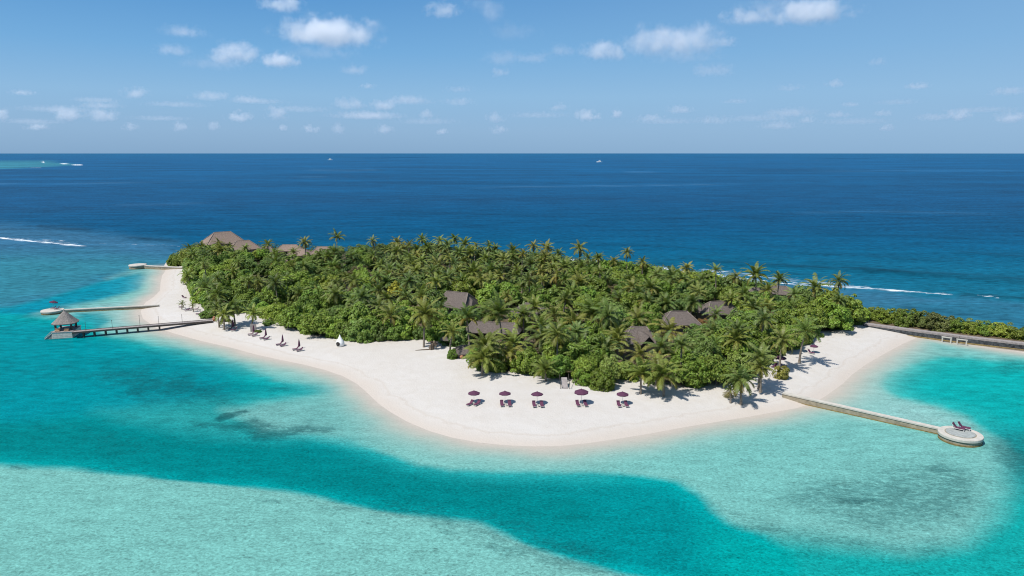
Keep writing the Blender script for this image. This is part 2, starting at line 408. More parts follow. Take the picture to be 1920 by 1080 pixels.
# open sea by distance
stops = [(287,(8,110,158)),(300,(0,103,155)),(330,(0,97,146)),(380,(0,91,138)),(430,(0,93,136)),(465,(0,102,142)),(500,(8,112,146)),(560,(22,124,152)),(640,(40,160,176)),(760,(70,180,182)),(900,(96,188,180)),(1200,(110,190,178))]
sv = np.array([s[0] for s in stops], float); sc = np.array([col(s[1]) for s in stops])
body = np.stack([np.interp(V, sv, sc[:, k]) for k in range(3)], -1)
coral = np.zeros(len(Pw)); shallow = sstep(V, 560, 800)
def px(poly): return np.array([(u, v * 2.0) for u, v in poly], float)
def layer(poly, soft, rgb, alpha=1.0, warp=True, inner=None):
    global body
    d = sdf(Q if warp else Q0, px(poly)); a = sstep(d, -soft, soft)[:, None] * alpha
    cc = col(rgb)[None]
    if inner is not None:
        t = sstep(d, 0, inner[1])[:, None]; cc = cc * (1 - t) + col(inner[0])[None] * t
    body = body * (1 - a) + cc * a
    return a[:, 0]
def cpatch(poly, soft, k):
    global coral
    coral = np.maximum(coral, sstep(sdf(Qc, px(poly)), -soft * 1.3, soft * 1.3) * k)
# outer reef flat behind and to the left of the island
layer([(-400,418),(0,420),(150,433),(330,455),(330,500),(240,505),(120,560),(0,590),(-400,600)], 30, (70,128,162), 0.8)
layer([(-400,470),(0,478),(200,478),(310,490),(240,512),(150,545),(0,585),(-400,610)], 44, (58,148,164), 0.8)
layer([(1090,494),(1260,507),(1400,526),(1560,541),(1720,552),(1920,566),(2300,600),(2300,690),(1920,640),(1640,596),(1400,545),(1250,517)], 14, (66,128,160), 0.8)
layer([(1640,582),(1800,560),(2300,600),(2300,680),(1920,640),(1640,596)], 22, (40,128,158), 0.6)
# far reef at the left of the horizon
layer([(-300,302),(0,302.2),(70,303),(125,306),(150,308.6),(110,311.5),(50,314.5),(0,317),(-300,320)], 2.5, (58,146,166), 0.9, warp=False)
# lagoon shelf
LAG = [(-600,560),(0,612),(100,585),(200,545),(250,508),(320,505),(420,640),(700,700),(900,800),(1250,790),(1520,740),(1700,630),(1920,660),(2600,740),(2600,1400),(-900,1400)]
layer(LAG, 34, (134,206,196), 0.95)
layer([(60,588),(150,578),(250,560),(280,545),(288,520),(268,507),(330,500),(330,575),(200,592)], 9, (156,206,202), 0.8, warp=False)
layer([(196,522),(262,506),(268,516),(206,532)], 9, (150,200,198), 0.45, warp=False)
layer([(280,520),(262,512),(225,518),(160,537),(100,555),(20,575),(-200,590),(-200,640),(20,600),(110,573),(180,564),(235,551),(262,544)], 9, (0,156,172), 0.95, warp=False, inner=((0,152,174), 12))
layer([(100,640),(140,588),(180,590),(205,600),(190,625)], 14, (0,162,172), 0.9)
# deep channel
CH = [(-600,600),(0,590),(60,594),(130,600),(210,628),(290,640),(350,652),(405,668),(450,688),(500,704),(560,712),(615,714),(628,724),(618,737),(560,741),
 (500,748),(470,762),(450,784),(490,804),(580,812),(660,820),(720,842),(780,868),(850,884),(930,886),(1010,884),(1100,886),
 (1200,890),(1265,898),(1310,920),(1340,948),(1375,975),(1440,1000),(1500,1060),(1560,1500),(1420,1140),(1300,1105),(1180,1082),(1060,1052),(980,1018),(900,990),(800,971),(700,955),(600,936),(500,918),(400,906),(300,897),(200,888),(100,881),(0,876),(-600,845)]
layer(CH, 16, (0,179,178), 1.0, inner=((0,153,155), 70))
layer([(-600,610),(0,600),(110,610),(220,640),(330,668),(420,690),(430,740),(300,760),(0,790),(-600,780)], 40, (0,157,168), 0.75)
layer([(-300,780),(150,800),(330,812),(520,832),(700,862),(900,905),(1080,930),(1150,960),(1100,990),(960,985),(820,955),(640,925),(420,895),(180,872),(-300,852)], 40, (0,138,138), 0.7)
layer([(1340,985),(1440,1000),(1560,1022),(1700,1036),(1800,1022),(1862,970),(1900,900),(1930,840),(2300,800),(2300,1600),(1300,1600)], 62, (0,178,172), 0.97)
layer([(180,770),(330,756),(480,742),(620,742),(720,790),(700,826),(520,822),(330,806)], 54, (60,180,176), 0.7)
layer([(430,762),(520,748),(620,744),(700,768),(740,800),(710,828),(600,820),(490,806)], 36, (130,196,188), 0.85)
layer([(205,578),(268,572),(268,600),(300,620),(240,622),(205,606)], 14, (152,204,200), 0.85)
layer([(1525,762),(1600,700),(1680,655),(1760,642),(1720,668),(1668,694),(1652,722),(1672,750),(1740,778),(1800,800),(1700,800),(1600,785)], 24, (162,214,206), 0.85)
# right bay
layer([(1664,706),(1684,690),(1730,676),(1800,668),(1870,670),(1920,664),(2300,700),(2300,950),(1930,862),(1880,826),(1800,790),(1730,768),(1685,748),(1666,726)], 15, (38,194,188), 1.0, inner=((8,184,180), 60))
layer([(1730,640),(1920,668),(2200,700),(2200,690),(1920,655)], 8, (80,190,170), 0.5)
layer([(1850,800),(1930,800),(2300,880),(2300,1000),(1960,960),(1900,900)], 44, (24,150,152), 0.7)
# sandbank in the foreground: sharp upper edge
layer([(-900,848),(0,878),(100,883),(200,890),(300,899),(400,908),(500,920),(600,938),(700,957),(800,973),(900,992),(980,1020),(1060,1056),(1180,1088),(1300,1112),(1420,1150),(1700,1500),(-900,1500)], 6, (136,207,196), 1.0, warp=False)
# coral and sea grass on the bed
cpatch([(395,772),(430,766),(462,768),(455,778),(425,784),(398,784)], 8, 1.0)
cpatch([(345,794),(420,784),(500,786),(560,796),(625,802),(600,818),(520,822),(430,808)], 18, 0.85)
cpatch([(170,680),(260,684),(350,690),(430,722),(455,738),(400,754),(300,758),(190,730)], 40, 0.75)
cpatch([(20,690),(120,680),(160,700),(60,712)], 26, 0.45)
cpatch([(0,800),(200,790),(330,840),(200,850)], 40, 0.4)
cpatch([(395,712),(440,718),(450,730),(410,734)], 16, 0.6)
cpatch([(500,724),(535,722),(540,732),(512,736)], 8, 0.7)
cpatch([(470,928),(515,936),(520,946),(480,940)], 10, 0.75)
cpatch([(0,872),(60,878),(55,884),(0,882)], 7, 0.7)
cpatch([(90,878),(200,885),(320,896),(310,902),(190,892)], 7, 0.5)
cpatch([(520,930),(700,950),(820,968),(960,1005),(1080,1050),(1200,1086),(1100,1088),(960,1038),(840,993),(660,957)], 22, 0.62)
cpatch([(640,945),(800,935),(960,975),(1080,1010),(1160,1060),(1060,1055),(940,1000),(800,975)], 40, 0.72)
cpatch([(1300,940),(1420,975),(1560,1003),(1700,1015),(1800,1000),(1780,1030),(1600,1035),(1430,1010)], 34, 0.62)
cpatch([(1440,920),(1530,890),(1640,880),(1780,870),(1870,890),(1880,950),(1800,980),(1660,990),(1560,970),(1480,950)], 60, 0.70)
cpatch([(1550,938),(1640,930),(1670,948),(1590,960)], 18, 0.95)
cpatch([(1640,884),(1760,872),(1840,884),(1760,900)], 24, 0.85)
cpatch([(1840,832),(1920,822),(2000,850),(1990,900),(1900,890),(1860,860)], 26, 0.7)
cpatch([(1840,684),(1930,676),(1990,690),(1920,702)], 12, 0.6)
cpatch([(-100,615),(30,612),(20,624),(-100,630)], 10, 0.4)
cpatch([(1690,650),(1800,655),(1920,672),(1900,680),(1780,666)], 14, 0.25)
for poly, k in (([(0,455),(160,462),(330,470),(310,484),(180,478),(0,474)], 0.35), ([(1500,548),(1700,560),(1920,580),(1920,600),(1700,578)], 0.35)): cpatch(poly, 16, k)
# shore ramp
sdw = -sdf(Pw, SHORE_W)
front = sstep(V - np.interp(U, [0,312,420,900,1290,1640,1920], [500,492,475,500,530,600,650]), 0, 14)
out_ = np.clip(sdw + (fbm(Pw, 12, 41) - 0.5) * 3.0, 0, None)
rs = np.array([0, 1.5, 4.0, 7.5, 12.0, 18.0]); rc = np.array([col(c) for c in ((230,218,204),(222,214,200),(206,212,198),(180,212,200),(150,210,198),(122,202,192))])
rampc = np.stack([np.interp(out_, rs, rc[:, k]) for k in range(3)], -1)
aa = (np.exp(-(out_ / 9.0) ** 2) * front)[:, None]
body = body * (1 - aa) + rampc * aa
coral *= 1 - aa[:, 0]
# surf and swell
foam = np.zeros(len(Pw)); Zw = np.zeros(len(Pw))
def surf(pts, w, k, soft_back=1.0):
    global foam
    d, t, s = line_dist(Q0, [(u, v * 2.0) for u, v in pts])
    ww = w * np.where(s > 0, 1.0, soft_back); foam = np.maximum(foam, np.exp(-(d / ww) ** 2) * k * sstep(t, -0.01, 0.06) * sstep(1 - t, -0.01, 0.08))
surf([(-300,426),(0,446),(40,450.5),(80,454),(120,458),(170,462)], 4.2, 1.0)
surf([(90,452),(160,456),(250,458),(360,462)], 3.2, 0.5)
surf([(0,446),(60,449),(150,455)], 7, 0.5)
surf([(1040,487),(1140,492.5),(1215,501),(1290,509),(1340,516),(1400,524),(1450,530)], 9, 0.85)
surf([(1300,505),(1400,516),(1500,526),(1600,536)], 12, 0.62)
surf([(1440,529),(1500,534),(1590,538.5),(1650,542.5),(1720,547.5),(1800,553)], 4.2, 0.9)
surf([(1830,555),(1875,558)], 3, 0.8); surf([(1480,530),(1560,533),(1640,539)], 9, 0.6)
surf([(64,302.6),(84,304.6)], 2.2, 1.1); surf([(36,302.4),(50,303.4)], 2.2, 0.9); surf([(110,306),(140,309),(156,309.6)], 2.2, 1.1); surf([(46,315.2),(80,314.4)], 1.2, 0.6); surf([(-50,301.4),(24,301.6)], 1.2, 0.6)
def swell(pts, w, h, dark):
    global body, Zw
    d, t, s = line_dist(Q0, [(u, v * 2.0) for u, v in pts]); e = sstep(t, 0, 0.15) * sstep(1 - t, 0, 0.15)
    g = np.exp(-(d / w) ** 2) * e; Zw += g * h; body = body * (1 - (g * dark)[:, None])  # raises the swell and paints its dark steep face into the body colour
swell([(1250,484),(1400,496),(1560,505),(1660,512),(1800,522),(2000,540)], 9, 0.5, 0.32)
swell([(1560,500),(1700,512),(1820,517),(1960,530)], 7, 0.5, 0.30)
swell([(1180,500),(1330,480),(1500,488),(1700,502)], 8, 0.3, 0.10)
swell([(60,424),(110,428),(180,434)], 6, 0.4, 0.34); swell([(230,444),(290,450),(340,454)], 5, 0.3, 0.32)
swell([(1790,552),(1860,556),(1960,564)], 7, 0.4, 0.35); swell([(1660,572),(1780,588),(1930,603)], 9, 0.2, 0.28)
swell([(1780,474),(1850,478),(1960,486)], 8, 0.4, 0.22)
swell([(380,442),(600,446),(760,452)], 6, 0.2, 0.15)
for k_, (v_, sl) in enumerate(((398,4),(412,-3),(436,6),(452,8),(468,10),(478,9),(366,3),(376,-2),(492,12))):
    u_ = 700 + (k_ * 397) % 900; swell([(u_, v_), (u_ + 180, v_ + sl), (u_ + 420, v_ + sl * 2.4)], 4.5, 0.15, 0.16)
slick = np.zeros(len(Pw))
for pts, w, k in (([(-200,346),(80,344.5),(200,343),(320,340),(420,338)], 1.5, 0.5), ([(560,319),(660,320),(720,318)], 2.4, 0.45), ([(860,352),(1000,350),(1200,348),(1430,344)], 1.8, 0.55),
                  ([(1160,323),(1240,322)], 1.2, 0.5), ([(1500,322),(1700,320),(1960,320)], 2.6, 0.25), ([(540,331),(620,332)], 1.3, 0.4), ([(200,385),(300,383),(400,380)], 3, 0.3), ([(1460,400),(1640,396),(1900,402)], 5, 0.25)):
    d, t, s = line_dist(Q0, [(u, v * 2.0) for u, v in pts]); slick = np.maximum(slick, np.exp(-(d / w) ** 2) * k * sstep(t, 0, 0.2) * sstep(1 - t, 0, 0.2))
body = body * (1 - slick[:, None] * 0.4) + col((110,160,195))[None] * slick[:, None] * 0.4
calm = sstep(V, 300, 420)
Zw -= 0.02
me, used = grid_mesh("sea", XYw, Zw.reshape(XYw.shape[:2]), wrap=True)
set_attr(me, "body", np.clip(body, 0, 1)); set_attr(me, "coral", coral); set_attr(me, "foam", foam); set_attr(me, "calm", 1 - 0.85 * aa[:, 0]); set_attr(me, "shallow", shallow); set_attr(me, "dist", dist)

WATER_GAIN = 0.50
m, nt, out = mat("sea_water")
P_ = pos(nt)
bd = attr(nt, "body").outputs['Color']; co = attr(nt, "coral").outputs['Fac']; fo = attr(nt, "foam").outputs['Fac']; sw = attr(nt, "shallow").outputs['Fac']; di = attr(nt, "dist").outputs['Fac']
rip = mapping(nt, P_, (1.0, 1.35, 1), (0, 0, R(14)))
r1 = noise(nt, rip, 1.7, 4, 0.68, 0.8)            # near ripples, a metre across
r2 = noise(nt, mapping(nt, P_, (0.20, 0.46, 1), (0, 0, R(16))), 1.0, 4, 0.62)      # wind waves
r3 = noise(nt, mapping(nt, P_, (0.022, 0.075, 1), (0, 0, R(-3))), 1.0, 5, 0.6)  # broad streaks
r4 = noise(nt, mapping(nt, P_, (0.0016, 0.006, 1)), 1.0, 5, 0.6)
k1 = mapr(nt, r1, 0.25, 0.75, -1, 1); k2 = mapr(nt, r2, 0.28, 0.72, -1, 1); k3 = mapr(nt, r3, 0.3, 0.7, -1, 1); k4 = mapr(nt, r4, 0.3, 0.7, -1, 1)
f1 = mapr(nt, di, 90, 330, 0.55, 0.14); f2 = mapr(nt, di, 120, 330, 0.14, 0.42); f3 = mapr(nt, di, 150, 600, 0.05, 0.28); f4 = mapr(nt, di, 500, 2000, 0.04, 0.34)
f1 = math_(nt, 'MULTIPLY', f1, mapr(nt, sw, 0, 1, 0.4, 1.0))
mod = math_(nt, 'ADD', math_(nt, 'ADD', math_(nt, 'MULTIPLY', k1, f1), math_(nt, 'MULTIPLY', k2, f2)), math_(nt, 'ADD', math_(nt, 'MULTIPLY', k3, f3), math_(nt, 'MULTIPLY', k4, f4)))  # ripple glints and shaded wave facets painted as lighter and darker water colour
mod = math_(nt, 'ADD', math_(nt, 'MULTIPLY', mod, attr(nt, 'calm').outputs['Fac']), 1.0)
cn = noise(nt, mapping(nt, P_, (0.6, 1.4, 1)), 0.75, 6, 0.80, 0.8)
cmask = math_(nt, 'MULTIPLY', co, mapr(nt, math_(nt, 'ADD', cn, math_(nt, 'MULTIPLY', co, 0.26)), 0.54, 0.70))
c = mixc(nt, cmask, bd, mixc(nt, 0.74, bd, (0.008, 0.095, 0.105)))
vm = nt.nodes.new("ShaderNodeVectorMath"); vm.operation = 'SCALE'
nt.links.new(c, vm.inputs[0]); nt.links.new(math_(nt, 'MULTIPLY', mod, WATER_GAIN), vm.inputs['Scale'])
fn = noise(nt, mapping(nt, P_, (0.10, 0.34, 1)), 1.0, 6, 0.75, 0.6)
fmask = mapr(nt, math_(nt, 'ADD', math_(nt, 'MULTIPLY', fo, 0.85), math_(nt, 'MULTIPLY', math_(nt, 'SUBTRACT', fn, 0.5), 2.6)), 0.50, 0.95)
fmask = math_(nt, 'MULTIPLY', fmask, mapr(nt, fo, 0.05, 0.3))
c = mixc(nt, fmask, vm.outputs[0], (0.74, 0.77, 0.78))
dfs = nt.nodes.new("ShaderNodeBsdfDiffuse"); nt.links.new(c, dfs.inputs['Color'])
gls = nt.nodes.new("ShaderNodeBsdfGlossy"); gls.inputs['Color'].default_value = (1, 1, 1, 1)
nt.links.new(mapr(nt, di, 100, 900, 0.14, 0.40), gls.inputs['Roughness'])
lw = nt.nodes.new("ShaderNodeLayerWeight"); lw.inputs['Blend'].default_value = 0.5
fre = math_(nt, 'ADD', math_(nt, 'MULTIPLY', math_(nt, 'POWER', lw.outputs['Facing'], 5.0), 0.065), 0.008)
fre = math_(nt, 'MULTIPLY', fre, math_(nt, 'SUBTRACT', 1.0, fmask, clamp=True))
mxs = nt.nodes.new("ShaderNodeMixShader"); nt.links.new(fre, mxs.inputs[0]); nt.links.new(dfs.outputs[0], mxs.inputs[1]); nt.links.new(gls.outputs[0], mxs.inputs[2])
b = N(nt, "ShaderNodeBump"); b.inputs['Distance'].default_value = 1.0
nt.links.new(mapr(nt, di, 100, 1500, 0.55, 0.25), b.inputs['Strength'])
hgt = math_(nt, 'ADD', math_(nt, 'MULTIPLY', r1, mapr(nt, di, 100, 400, 0.16, 0.05)), math_(nt, 'ADD', math_(nt, 'MULTIPLY', r2, mapr(nt, di, 100, 300, 0.12, 0.9)), math_(nt, 'MULTIPLY', r3, mapr(nt, di, 200, 900, 0.0, 3.0))))
nt.links.new(hgt, b.inputs['Height']); nt.links.new(b.outputs[0], dfs.inputs['Normal']); nt.links.new(b.outputs[0], gls.inputs['Normal'])
nt.links.new(mxs.outputs[0], out.inputs['Surface'])
me.materials.append(m)
tag(link("sea", me), kind='structure', label="turquoise lagoon running out to the deep blue sea")

# ------------------------------------------------------------------ villas under thatch
def hip_roof(ridge_l, ridge_r, zr, ze, half, hip, rows=5, sag=0.0):
    """thatched hip roof round a ridge given in local x; half = plan half depth at the eaves, hip = how far the eaves run past the ridge ends"""
    mb = MB(); rings = []
    for i in range(rows + 1):
        t = i / rows; tt = t - sag * math.sin(math.pi * t)
        z = zr + (ze - zr) * (t ** 0.92); e = hip * tt + 0.05; h = half * tt + 0.18 * (1 - t)
        q = 0.22 * min(e, h)
        rings.append([(ridge_l - e + q, -h, z), (ridge_r + e - q, -h, z), (ridge_r + e, -h + q, z), (ridge_r + e, h - q, z), (ridge_r + e - q, h, z), (ridge_l - e + q, h, z), (ridge_l - e, h - q, z), (ridge_l - e, -h + q, z)])
    n = 8; vs = [p for r in rings for p in r]; fs = []
    for i in range(rows):
        for k in range(n): fs.append((i*n+k, (i+1)*n+k, (i+1)*n+(k+1)%n, i*n+(k+1)%n))
    fs.append(tuple(range(n)))
    # thick eaves
    low = [(x * 0.985, y * 0.985, z - 0.28) for x, y, z in rings[-1]]; o = len(vs); vs += low
    for k in range(n): fs.append((rows*n+k, o+k, o+(k+1)%n, rows*n+(k+1)%n))
    fs.append(tuple(reversed(range(o, o + n))))
    mb.add(vs, fs)
    return mb
FOOT = []       # footprints that plants keep out of
CLEAR = []      # what must stay in sight: (px box, distance)
LANDMARKS = []  # (phrase, u, v)
def villa(name, pl, pr, zr, ze, half, hip, label, thatch, clear=None, wall=True, cat="villa", group=None, posts=False):
    a, b = at(*pl, zr), at(*pr, zr); c = (a + b) / 2; d = b - a; L = d.length; rz = math.atan2(d.y, d.x)
    gz = 1.5
    root = empty(name, (c.x, c.y, gz), rz, label, cat, group)
    rf = hip_roof(-L/2, L/2, zr - gz, ze - gz, half, hip).build("roof", thatch, root)
    rc = MB(); rc.tube([(-L/2 - .1, 0, zr - gz + .05), (L/2 + .1, 0, zr - gz + .05)], 0.22, 6); rc.build("ridge_cap", thatch, rf)
    for sx in (-1, 1):
        for sy in (-1, 1):
            hc = MB(); hc.tube([(sx * L / 2, 0, zr - gz + .06), (sx * (L / 2 + hip * .5 + .02), sy * half * .5, zr + (ze - zr) * .53 - gz + .06), (sx * (L / 2 + hip - .1 * min(hip, half)), sy * (half - .1 * min(hip, half)), ze - gz + .04)], (.2, .17, .15), 5); hc.build("hip_cap", M_CAP, rf)
    if wall:
        w = MB(); w.box((0, 0, (ze - gz - .35) / 2), (L + 2*hip - 2.6, 2*half - 2.6, ze - gz - .35)); wo_ = w.build("wall", M_WOODP, root)
        dr = MB(); dr.box((0, -(half - 1.3) - .04, (ze - gz - .6) / 2), (min(3.2, L + hip), 0.12, ze - gz - .7)); dr.build("door", M_GLASS, root)
    else:
        for sx in (-1, 1):
            for sy in (-1, 1):
                p = MB(); p.tube([(sx * (L/2 + hip - .9), sy * (half - .9), 0), (sx * (L/2 + hip - .9), sy * (half - .9), ze - gz - .1)], 0.16, 8); p.build("post", M_WOODD, root)
        w = MB(); w.box((0, 0.8, (ze - gz - .4) / 2), (L + 2*hip - 3.5, half, ze - gz - .4)); w.build("wall", M_DARK, root)  # back wall coloured near black for the shade under the veranda roof
    FOOT.append((c.x, c.y, rz, L / 2 + hip, half))
    if clear:
        for box in (clear if isinstance(clear[0], tuple) else [clear]): CLEAR.append((box, c.y))
    u, v = proj(c.x, c.y, zr); LANDMARKS.append((label, float(u), float(v)))
    return root
villa("beach_pavilion", (402,436), (432,434), 13.0, 7.0, 7.5, 7.2, "tallest tan thatched pavilion roof at the far left tip", M_THATCH2, (376,434,456,456), cat="pavilion")
villa("beach_pavilion", (444,452), (467,450.5), 10.0, 5.5, 5.5, 6.0, "tan hipped pavilion roof just right of the tallest pavilion", M_THATCH2, (428,449,484,466), cat="pavilion")
villa("villa", (490,463), (506,463), 8.0, 5.0, 4.0, 4.4, "low grey thatched roof half hidden right of both pavilions", M_THATCH)
villa("villa", (530,459), (556,459), 8.2, 5.2, 4.2, 4.4, "wide tan roof behind palms at the far shore", M_THATCH2)
villa("villa", (556,466.5), (571,467), 7.6, 4.6, 4.6, 4.6, "tan hipped roof in front of the lone far palm", M_THATCH2, (549,465,580,480))
villa("villa", (595,463), (617,462.5), 8.6, 5.2, 5.2, 4.2, "tan hipped roof beside the tallest skyline palm", M_THATCH2)
villa("villa", (534,486), (566,487), 6.2, 4.0, 3.6, 3.4, "low pinkish roof among the trees below the far roofs", M_THATCH2)
v8 = villa("gabled_villa", (838,546), (877,550), 8.6, 4.2, 6.2, 2.2, "grey villa roof with a dark gable end in mid island", M_THATCH, (830,543,892,582))
g = MB(); g.add([(3.6, -2.6, 4.0), (3.6, 2.6, 4.0), (3.6, 0, 6.9), (7.2, -2.2, 3.1), (7.2, 2.2, 3.1), (6.4, 0, 4.9)], [(0, 1, 2), (0, 3, 5, 2), (1, 2, 5, 4), (3, 4, 5)]); g.build("gable", M_THATCH, v8)
g = MB(); g.add([(4.62, -1.5, 5.35), (4.62, 1.5, 5.35), (4.3, 0, 7.0), (4.3, -1.5, 5.3), (4.3, 1.5, 5.3)], [(0, 1, 2), (0, 2, 3), (1, 4, 2)]); g.build("gable_opening", M_DARK, v8)
villa("villa", (986,568), (1004,569), 8.0, 4.6, 4.8, 5.6, "pointed grey roof sloping down left behind the beach palms", M_THATCH, (960,566,1020,582))
villa("open_pavilion", (885,603), (965,606), 6.4, 4.0, 4.4, 2.0, "long low thatched roof over a dark open veranda", M_THATCH, (884,606,966,634), wall=False, cat="pavilion")
villa("villa", (866,648), (880,648), 4.6, 2.9, 3.0, 2.6, "small thatched hut roof low beside the round beach shrub", M_THATCH, (850,647,870,660))
v12 = villa("dormer_villa", (1184,613), (1212,613), 8.2, 4.2, 5.4, 3.6, "grey villa roof with a dormer, nearest the front beach", M_THATCH, (1174,611,1228,660))
g = MB(); g.add([(-1.6, -3.0, 5.2), (1.6, -3.0, 5.2), (0, -0.6, 6.1), (-2.3, -6.0, 3.0), (2.3, -6.0, 3.0), (0, -6.3, 5.2), (-2.3, -5.7, 2.8), (2.3, -5.7, 2.8)], [(0, 3, 5, 2), (1, 2, 5, 4), (0, 6, 3), (1, 4, 7)])
g2 = g.build("dormer", M_THATCH, v12); g2.location = (-0.6, 0, 0); g2.rotation_euler = (0, 0, R(24))
g = MB(); g.add([(-1.9, -5.9, 3.0), (1.9, -5.9, 3.0), (0, -6.1, 5.0)], [(0, 1, 2)]); g.build("dormer_opening", M_DARK, g2)
villa("villa", (1258,584), (1288,584), 7.6, 4.2, 5.0, 4.2, "rounded grey villa roof right of the dormer villa", M_THATCH, (1240,582,1312,602))
villa("villa", (1332,566), (1362,564), 7.8, 4.2, 5.0, 4.0, "grey villa roof behind palms, farther back toward the right", M_THATCH, (1320,563,1356,586))
villa("villa", (1412,540), (1432,541), 6.0, 3.8, 4.0, 3.4, "small grey roof showing near the surf side palms", M_THATCH, (1408,539,1442,549))
villa("villa", (1452,536), (1474,537), 6.6, 4.0, 4.2, 3.6, "grey roof nearest the right end of the surf line", M_THATCH, (1446,535,1482,546))

# ------------------------------------------------------------------ left jetty with its thatched shelter
def strip(mb, p, q, w, z0, z1, zq0=None, zq1=None):
    """a beam from p to q (plan), width w, from z0 to z1 (may slope to zq0..zq1)"""
    p, q = Vector(p[:2]), Vector(q[:2]); d = (q - p).normalized(); n = Vector((-d.y, d.x)) * w / 2
    zq0 = z0 if zq0 is None else zq0; zq1 = z1 if zq1 is None else zq1
    a, b, c, e = p - n, p + n, q + n, q - n
    mb.add([(*a, z0), (*b, z0), (*c, zq0), (*e, zq0), (*a, z1), (*b, z1), (*c, zq1), (*e, zq1)],
           ((0,1,2,3),(7,6,5,4),(0,4,5,1),(1,5,6,2),(2,6,7,3),(3,7,4,0)))
DZ = 2.0
ja, jb = at(136, 622, DZ), at(398, 600.5, 1.75)
jroot = empty("timber_jetty", (ja.x, ja.y, 0), 0, "long grey timber jetty on posts reaching from beach to shelter", "jetty")
def rel(o, p): return Vector((p[0] - o.location.x, p[1] - o.location.y, (p[2] if len(p) > 2 else 0) - o.location.z))
mb = MB(); strip(mb, rel(jroot, ja), rel(jroot, jb), 2.6, DZ - .28, DZ, 1.42, 1.75); mb.build("deck", M_WOODG, jroot)
for side in (-1, 1):
    d = (jb - ja).to_2d().normalized(); n = Vector((-d.y, d.x)) * 1.27 * side
    mb = MB(); strip(mb, rel(jroot, ja).to_2d() + n, rel(jroot, jb).to_2d() + n, 0.12, DZ - .4, DZ + .14, 1.3, 1.89); mb.build("edge_beam", M_WOODD, jroot)
for u in (156, 176.5, 198, 219, 240, 260.5, 280, 300):
    t = (u - 136) / (398 - 136); t = t * 0.94 if t < .5 else t - .03 * (1 - t) * 2; p = ja.lerp(jb, t)
    n = Vector((-d.y, d.x)) * 0.95
    for s in (-1, 1):
        mb = MB(); q = rel(jroot, p).to_2d() + n * s; mb.tube([(q.x, q.y, -2.5), (q.x, q.y, DZ - .35)], 0.24, 8); mb.build("pile", M_WOODD, jroot)
for i, (u, v) in enumerate(((158, 621), (208, 617), (260, 613), (295.5, 610), (339.5, 606))):
    p = at(u, v, DZ); h = 2.6 if i != 2 else 3.6
    o = empty("lamp_post", (p.x, p.y + .9, DZ - .02), 0, "thin lamp post, %s along the timber jetty" % ("nearest the thatched shelter", "second from the thatched shelter", "tallest in the middle", "just left of the waterline", "over dry sand, nearest the trees")[i], "lamp post", "lamp posts on the timber jetty")
    mb = MB(); mb.tube([(0, 0, 0), (0, 0, h)], 0.05, 6); mb.build("pole", M_WOODD, o)
    mb = MB(); mb.lathe([(0.09, h), (0.12, h + .1), (0.03, h + .26)], 8); mb.build("lamp_head", M_WOODD, o)
# landing stage: front corners from the picture, at the water line
c0, c1 = at(84, 636.5, 0), at(136.5, 633.5, 0); ex = (c1 - c0).normalized(); ey = Vector((-ex.y, ex.x, 0)); W = (c1 - c0).length
rzp = math.atan2(ex.y, ex.x); Dp = 8.5
sroot = empty("landing_stage", c0, rzp, "square timber landing stage with side steps under thatched shelter", "landing stage")
mb = MB(); x0 = W * 0.27
mb.box(((x0 + W) / 2, Dp / 2, .95), (W - x0, Dp, 2.05)); mb.build("platform", M_WOODL, sroot)
mb = MB()
for k in range(4): mb.box(((x0 + W) / 2, -.04, .3 + .5 * k), (W - x0 - .1, .1, .42))
mb.build("cladding", M_WOODL, sroot)
mb = MB(); mb.box(((x0 + W) / 2, Dp / 2, DZ + .03), (W - x0 + .3, Dp + .3, .14)); mb.build("deck", M_WOODG, sroot)
for k in range(6):
    mb = MB(); w = x0 / 6; mb.box((x0 - w * (k + .5), Dp / 2 - .4, (1.72 - k * .30) / 2 - .2), (w, Dp - .9, 1.72 - k * .30 + .4)); mb.build("step", M_WOODG if k % 2 else M_WOODP, sroot)
mb = MB(); mb.tube([(0.1, -.05, .5), (x0, -.05, DZ + .5), (x0 + 1.2, -.05, DZ + .6)], 0.09, 6); mb.tube([(0.1, -.05, -.3), (0.1, -.05, .5)], .08, 6); mb.build("handrail", M_WOODP, sroot)
# shelter
gx = W * 0.62
gc = c0 + ex * gx + ey * Dp * .52
groot = empty("thatched_shelter", (gc.x, gc.y, DZ + .10), rzp, "thatched shelter with pointed roof at the end of timber jetty", "shelter")
mb = MB(); hw = 4.5
prof = [(0.02, 6.1), (0.5, 5.75), (1.6, 4.75), (2.9, 3.5), (4.0, 2.62), (4.5, 2.3), (4.42, 2.02), (3.5, 2.5), (0.02, 4.9)]
vs = []; n = 16
for r, z in prof:
    for k in range(n):
        a = 2 * math.pi * (k + .5) / n; sq = 1 / max(abs(math.cos(a)), abs(math.sin(a))); q = r / math.sqrt(2) * (0.55 * sq + 0.62); vs.append((q * math.cos(a), q * math.sin(a), z))
fs = [(i*n+k, (i+1)*n+k, (i+1)*n+(k+1)%n, i*n+(k+1)%n) for i in range(len(prof) - 1) for k in range(n)]
mb.add(vs, fs); rf = mb.build("roof", M_THATCH3, groot)
mb = MB(); mb.lathe([(0.4, 5.75), (0.22, 6.15), (0.02, 6.5)], 8); mb.build("finial", M_THATCH3, rf)
for sx in (-1, 1):
    for sy in (-1, 1):
        mb = MB(); mb.box((sx * 2.25, sy * 2.25, 1.4), (.5, .5, 2.8)); mb.build("post", M_WOODD, groot)
mb = MB(); mb.tube([(-2.2, 2.3, .9), (2.3, 2.3, .9), (2.3, -1.6, .9), (2.3, -1.6, .05)], .07, 6); mb.build("railing", M_WOODD, groot)
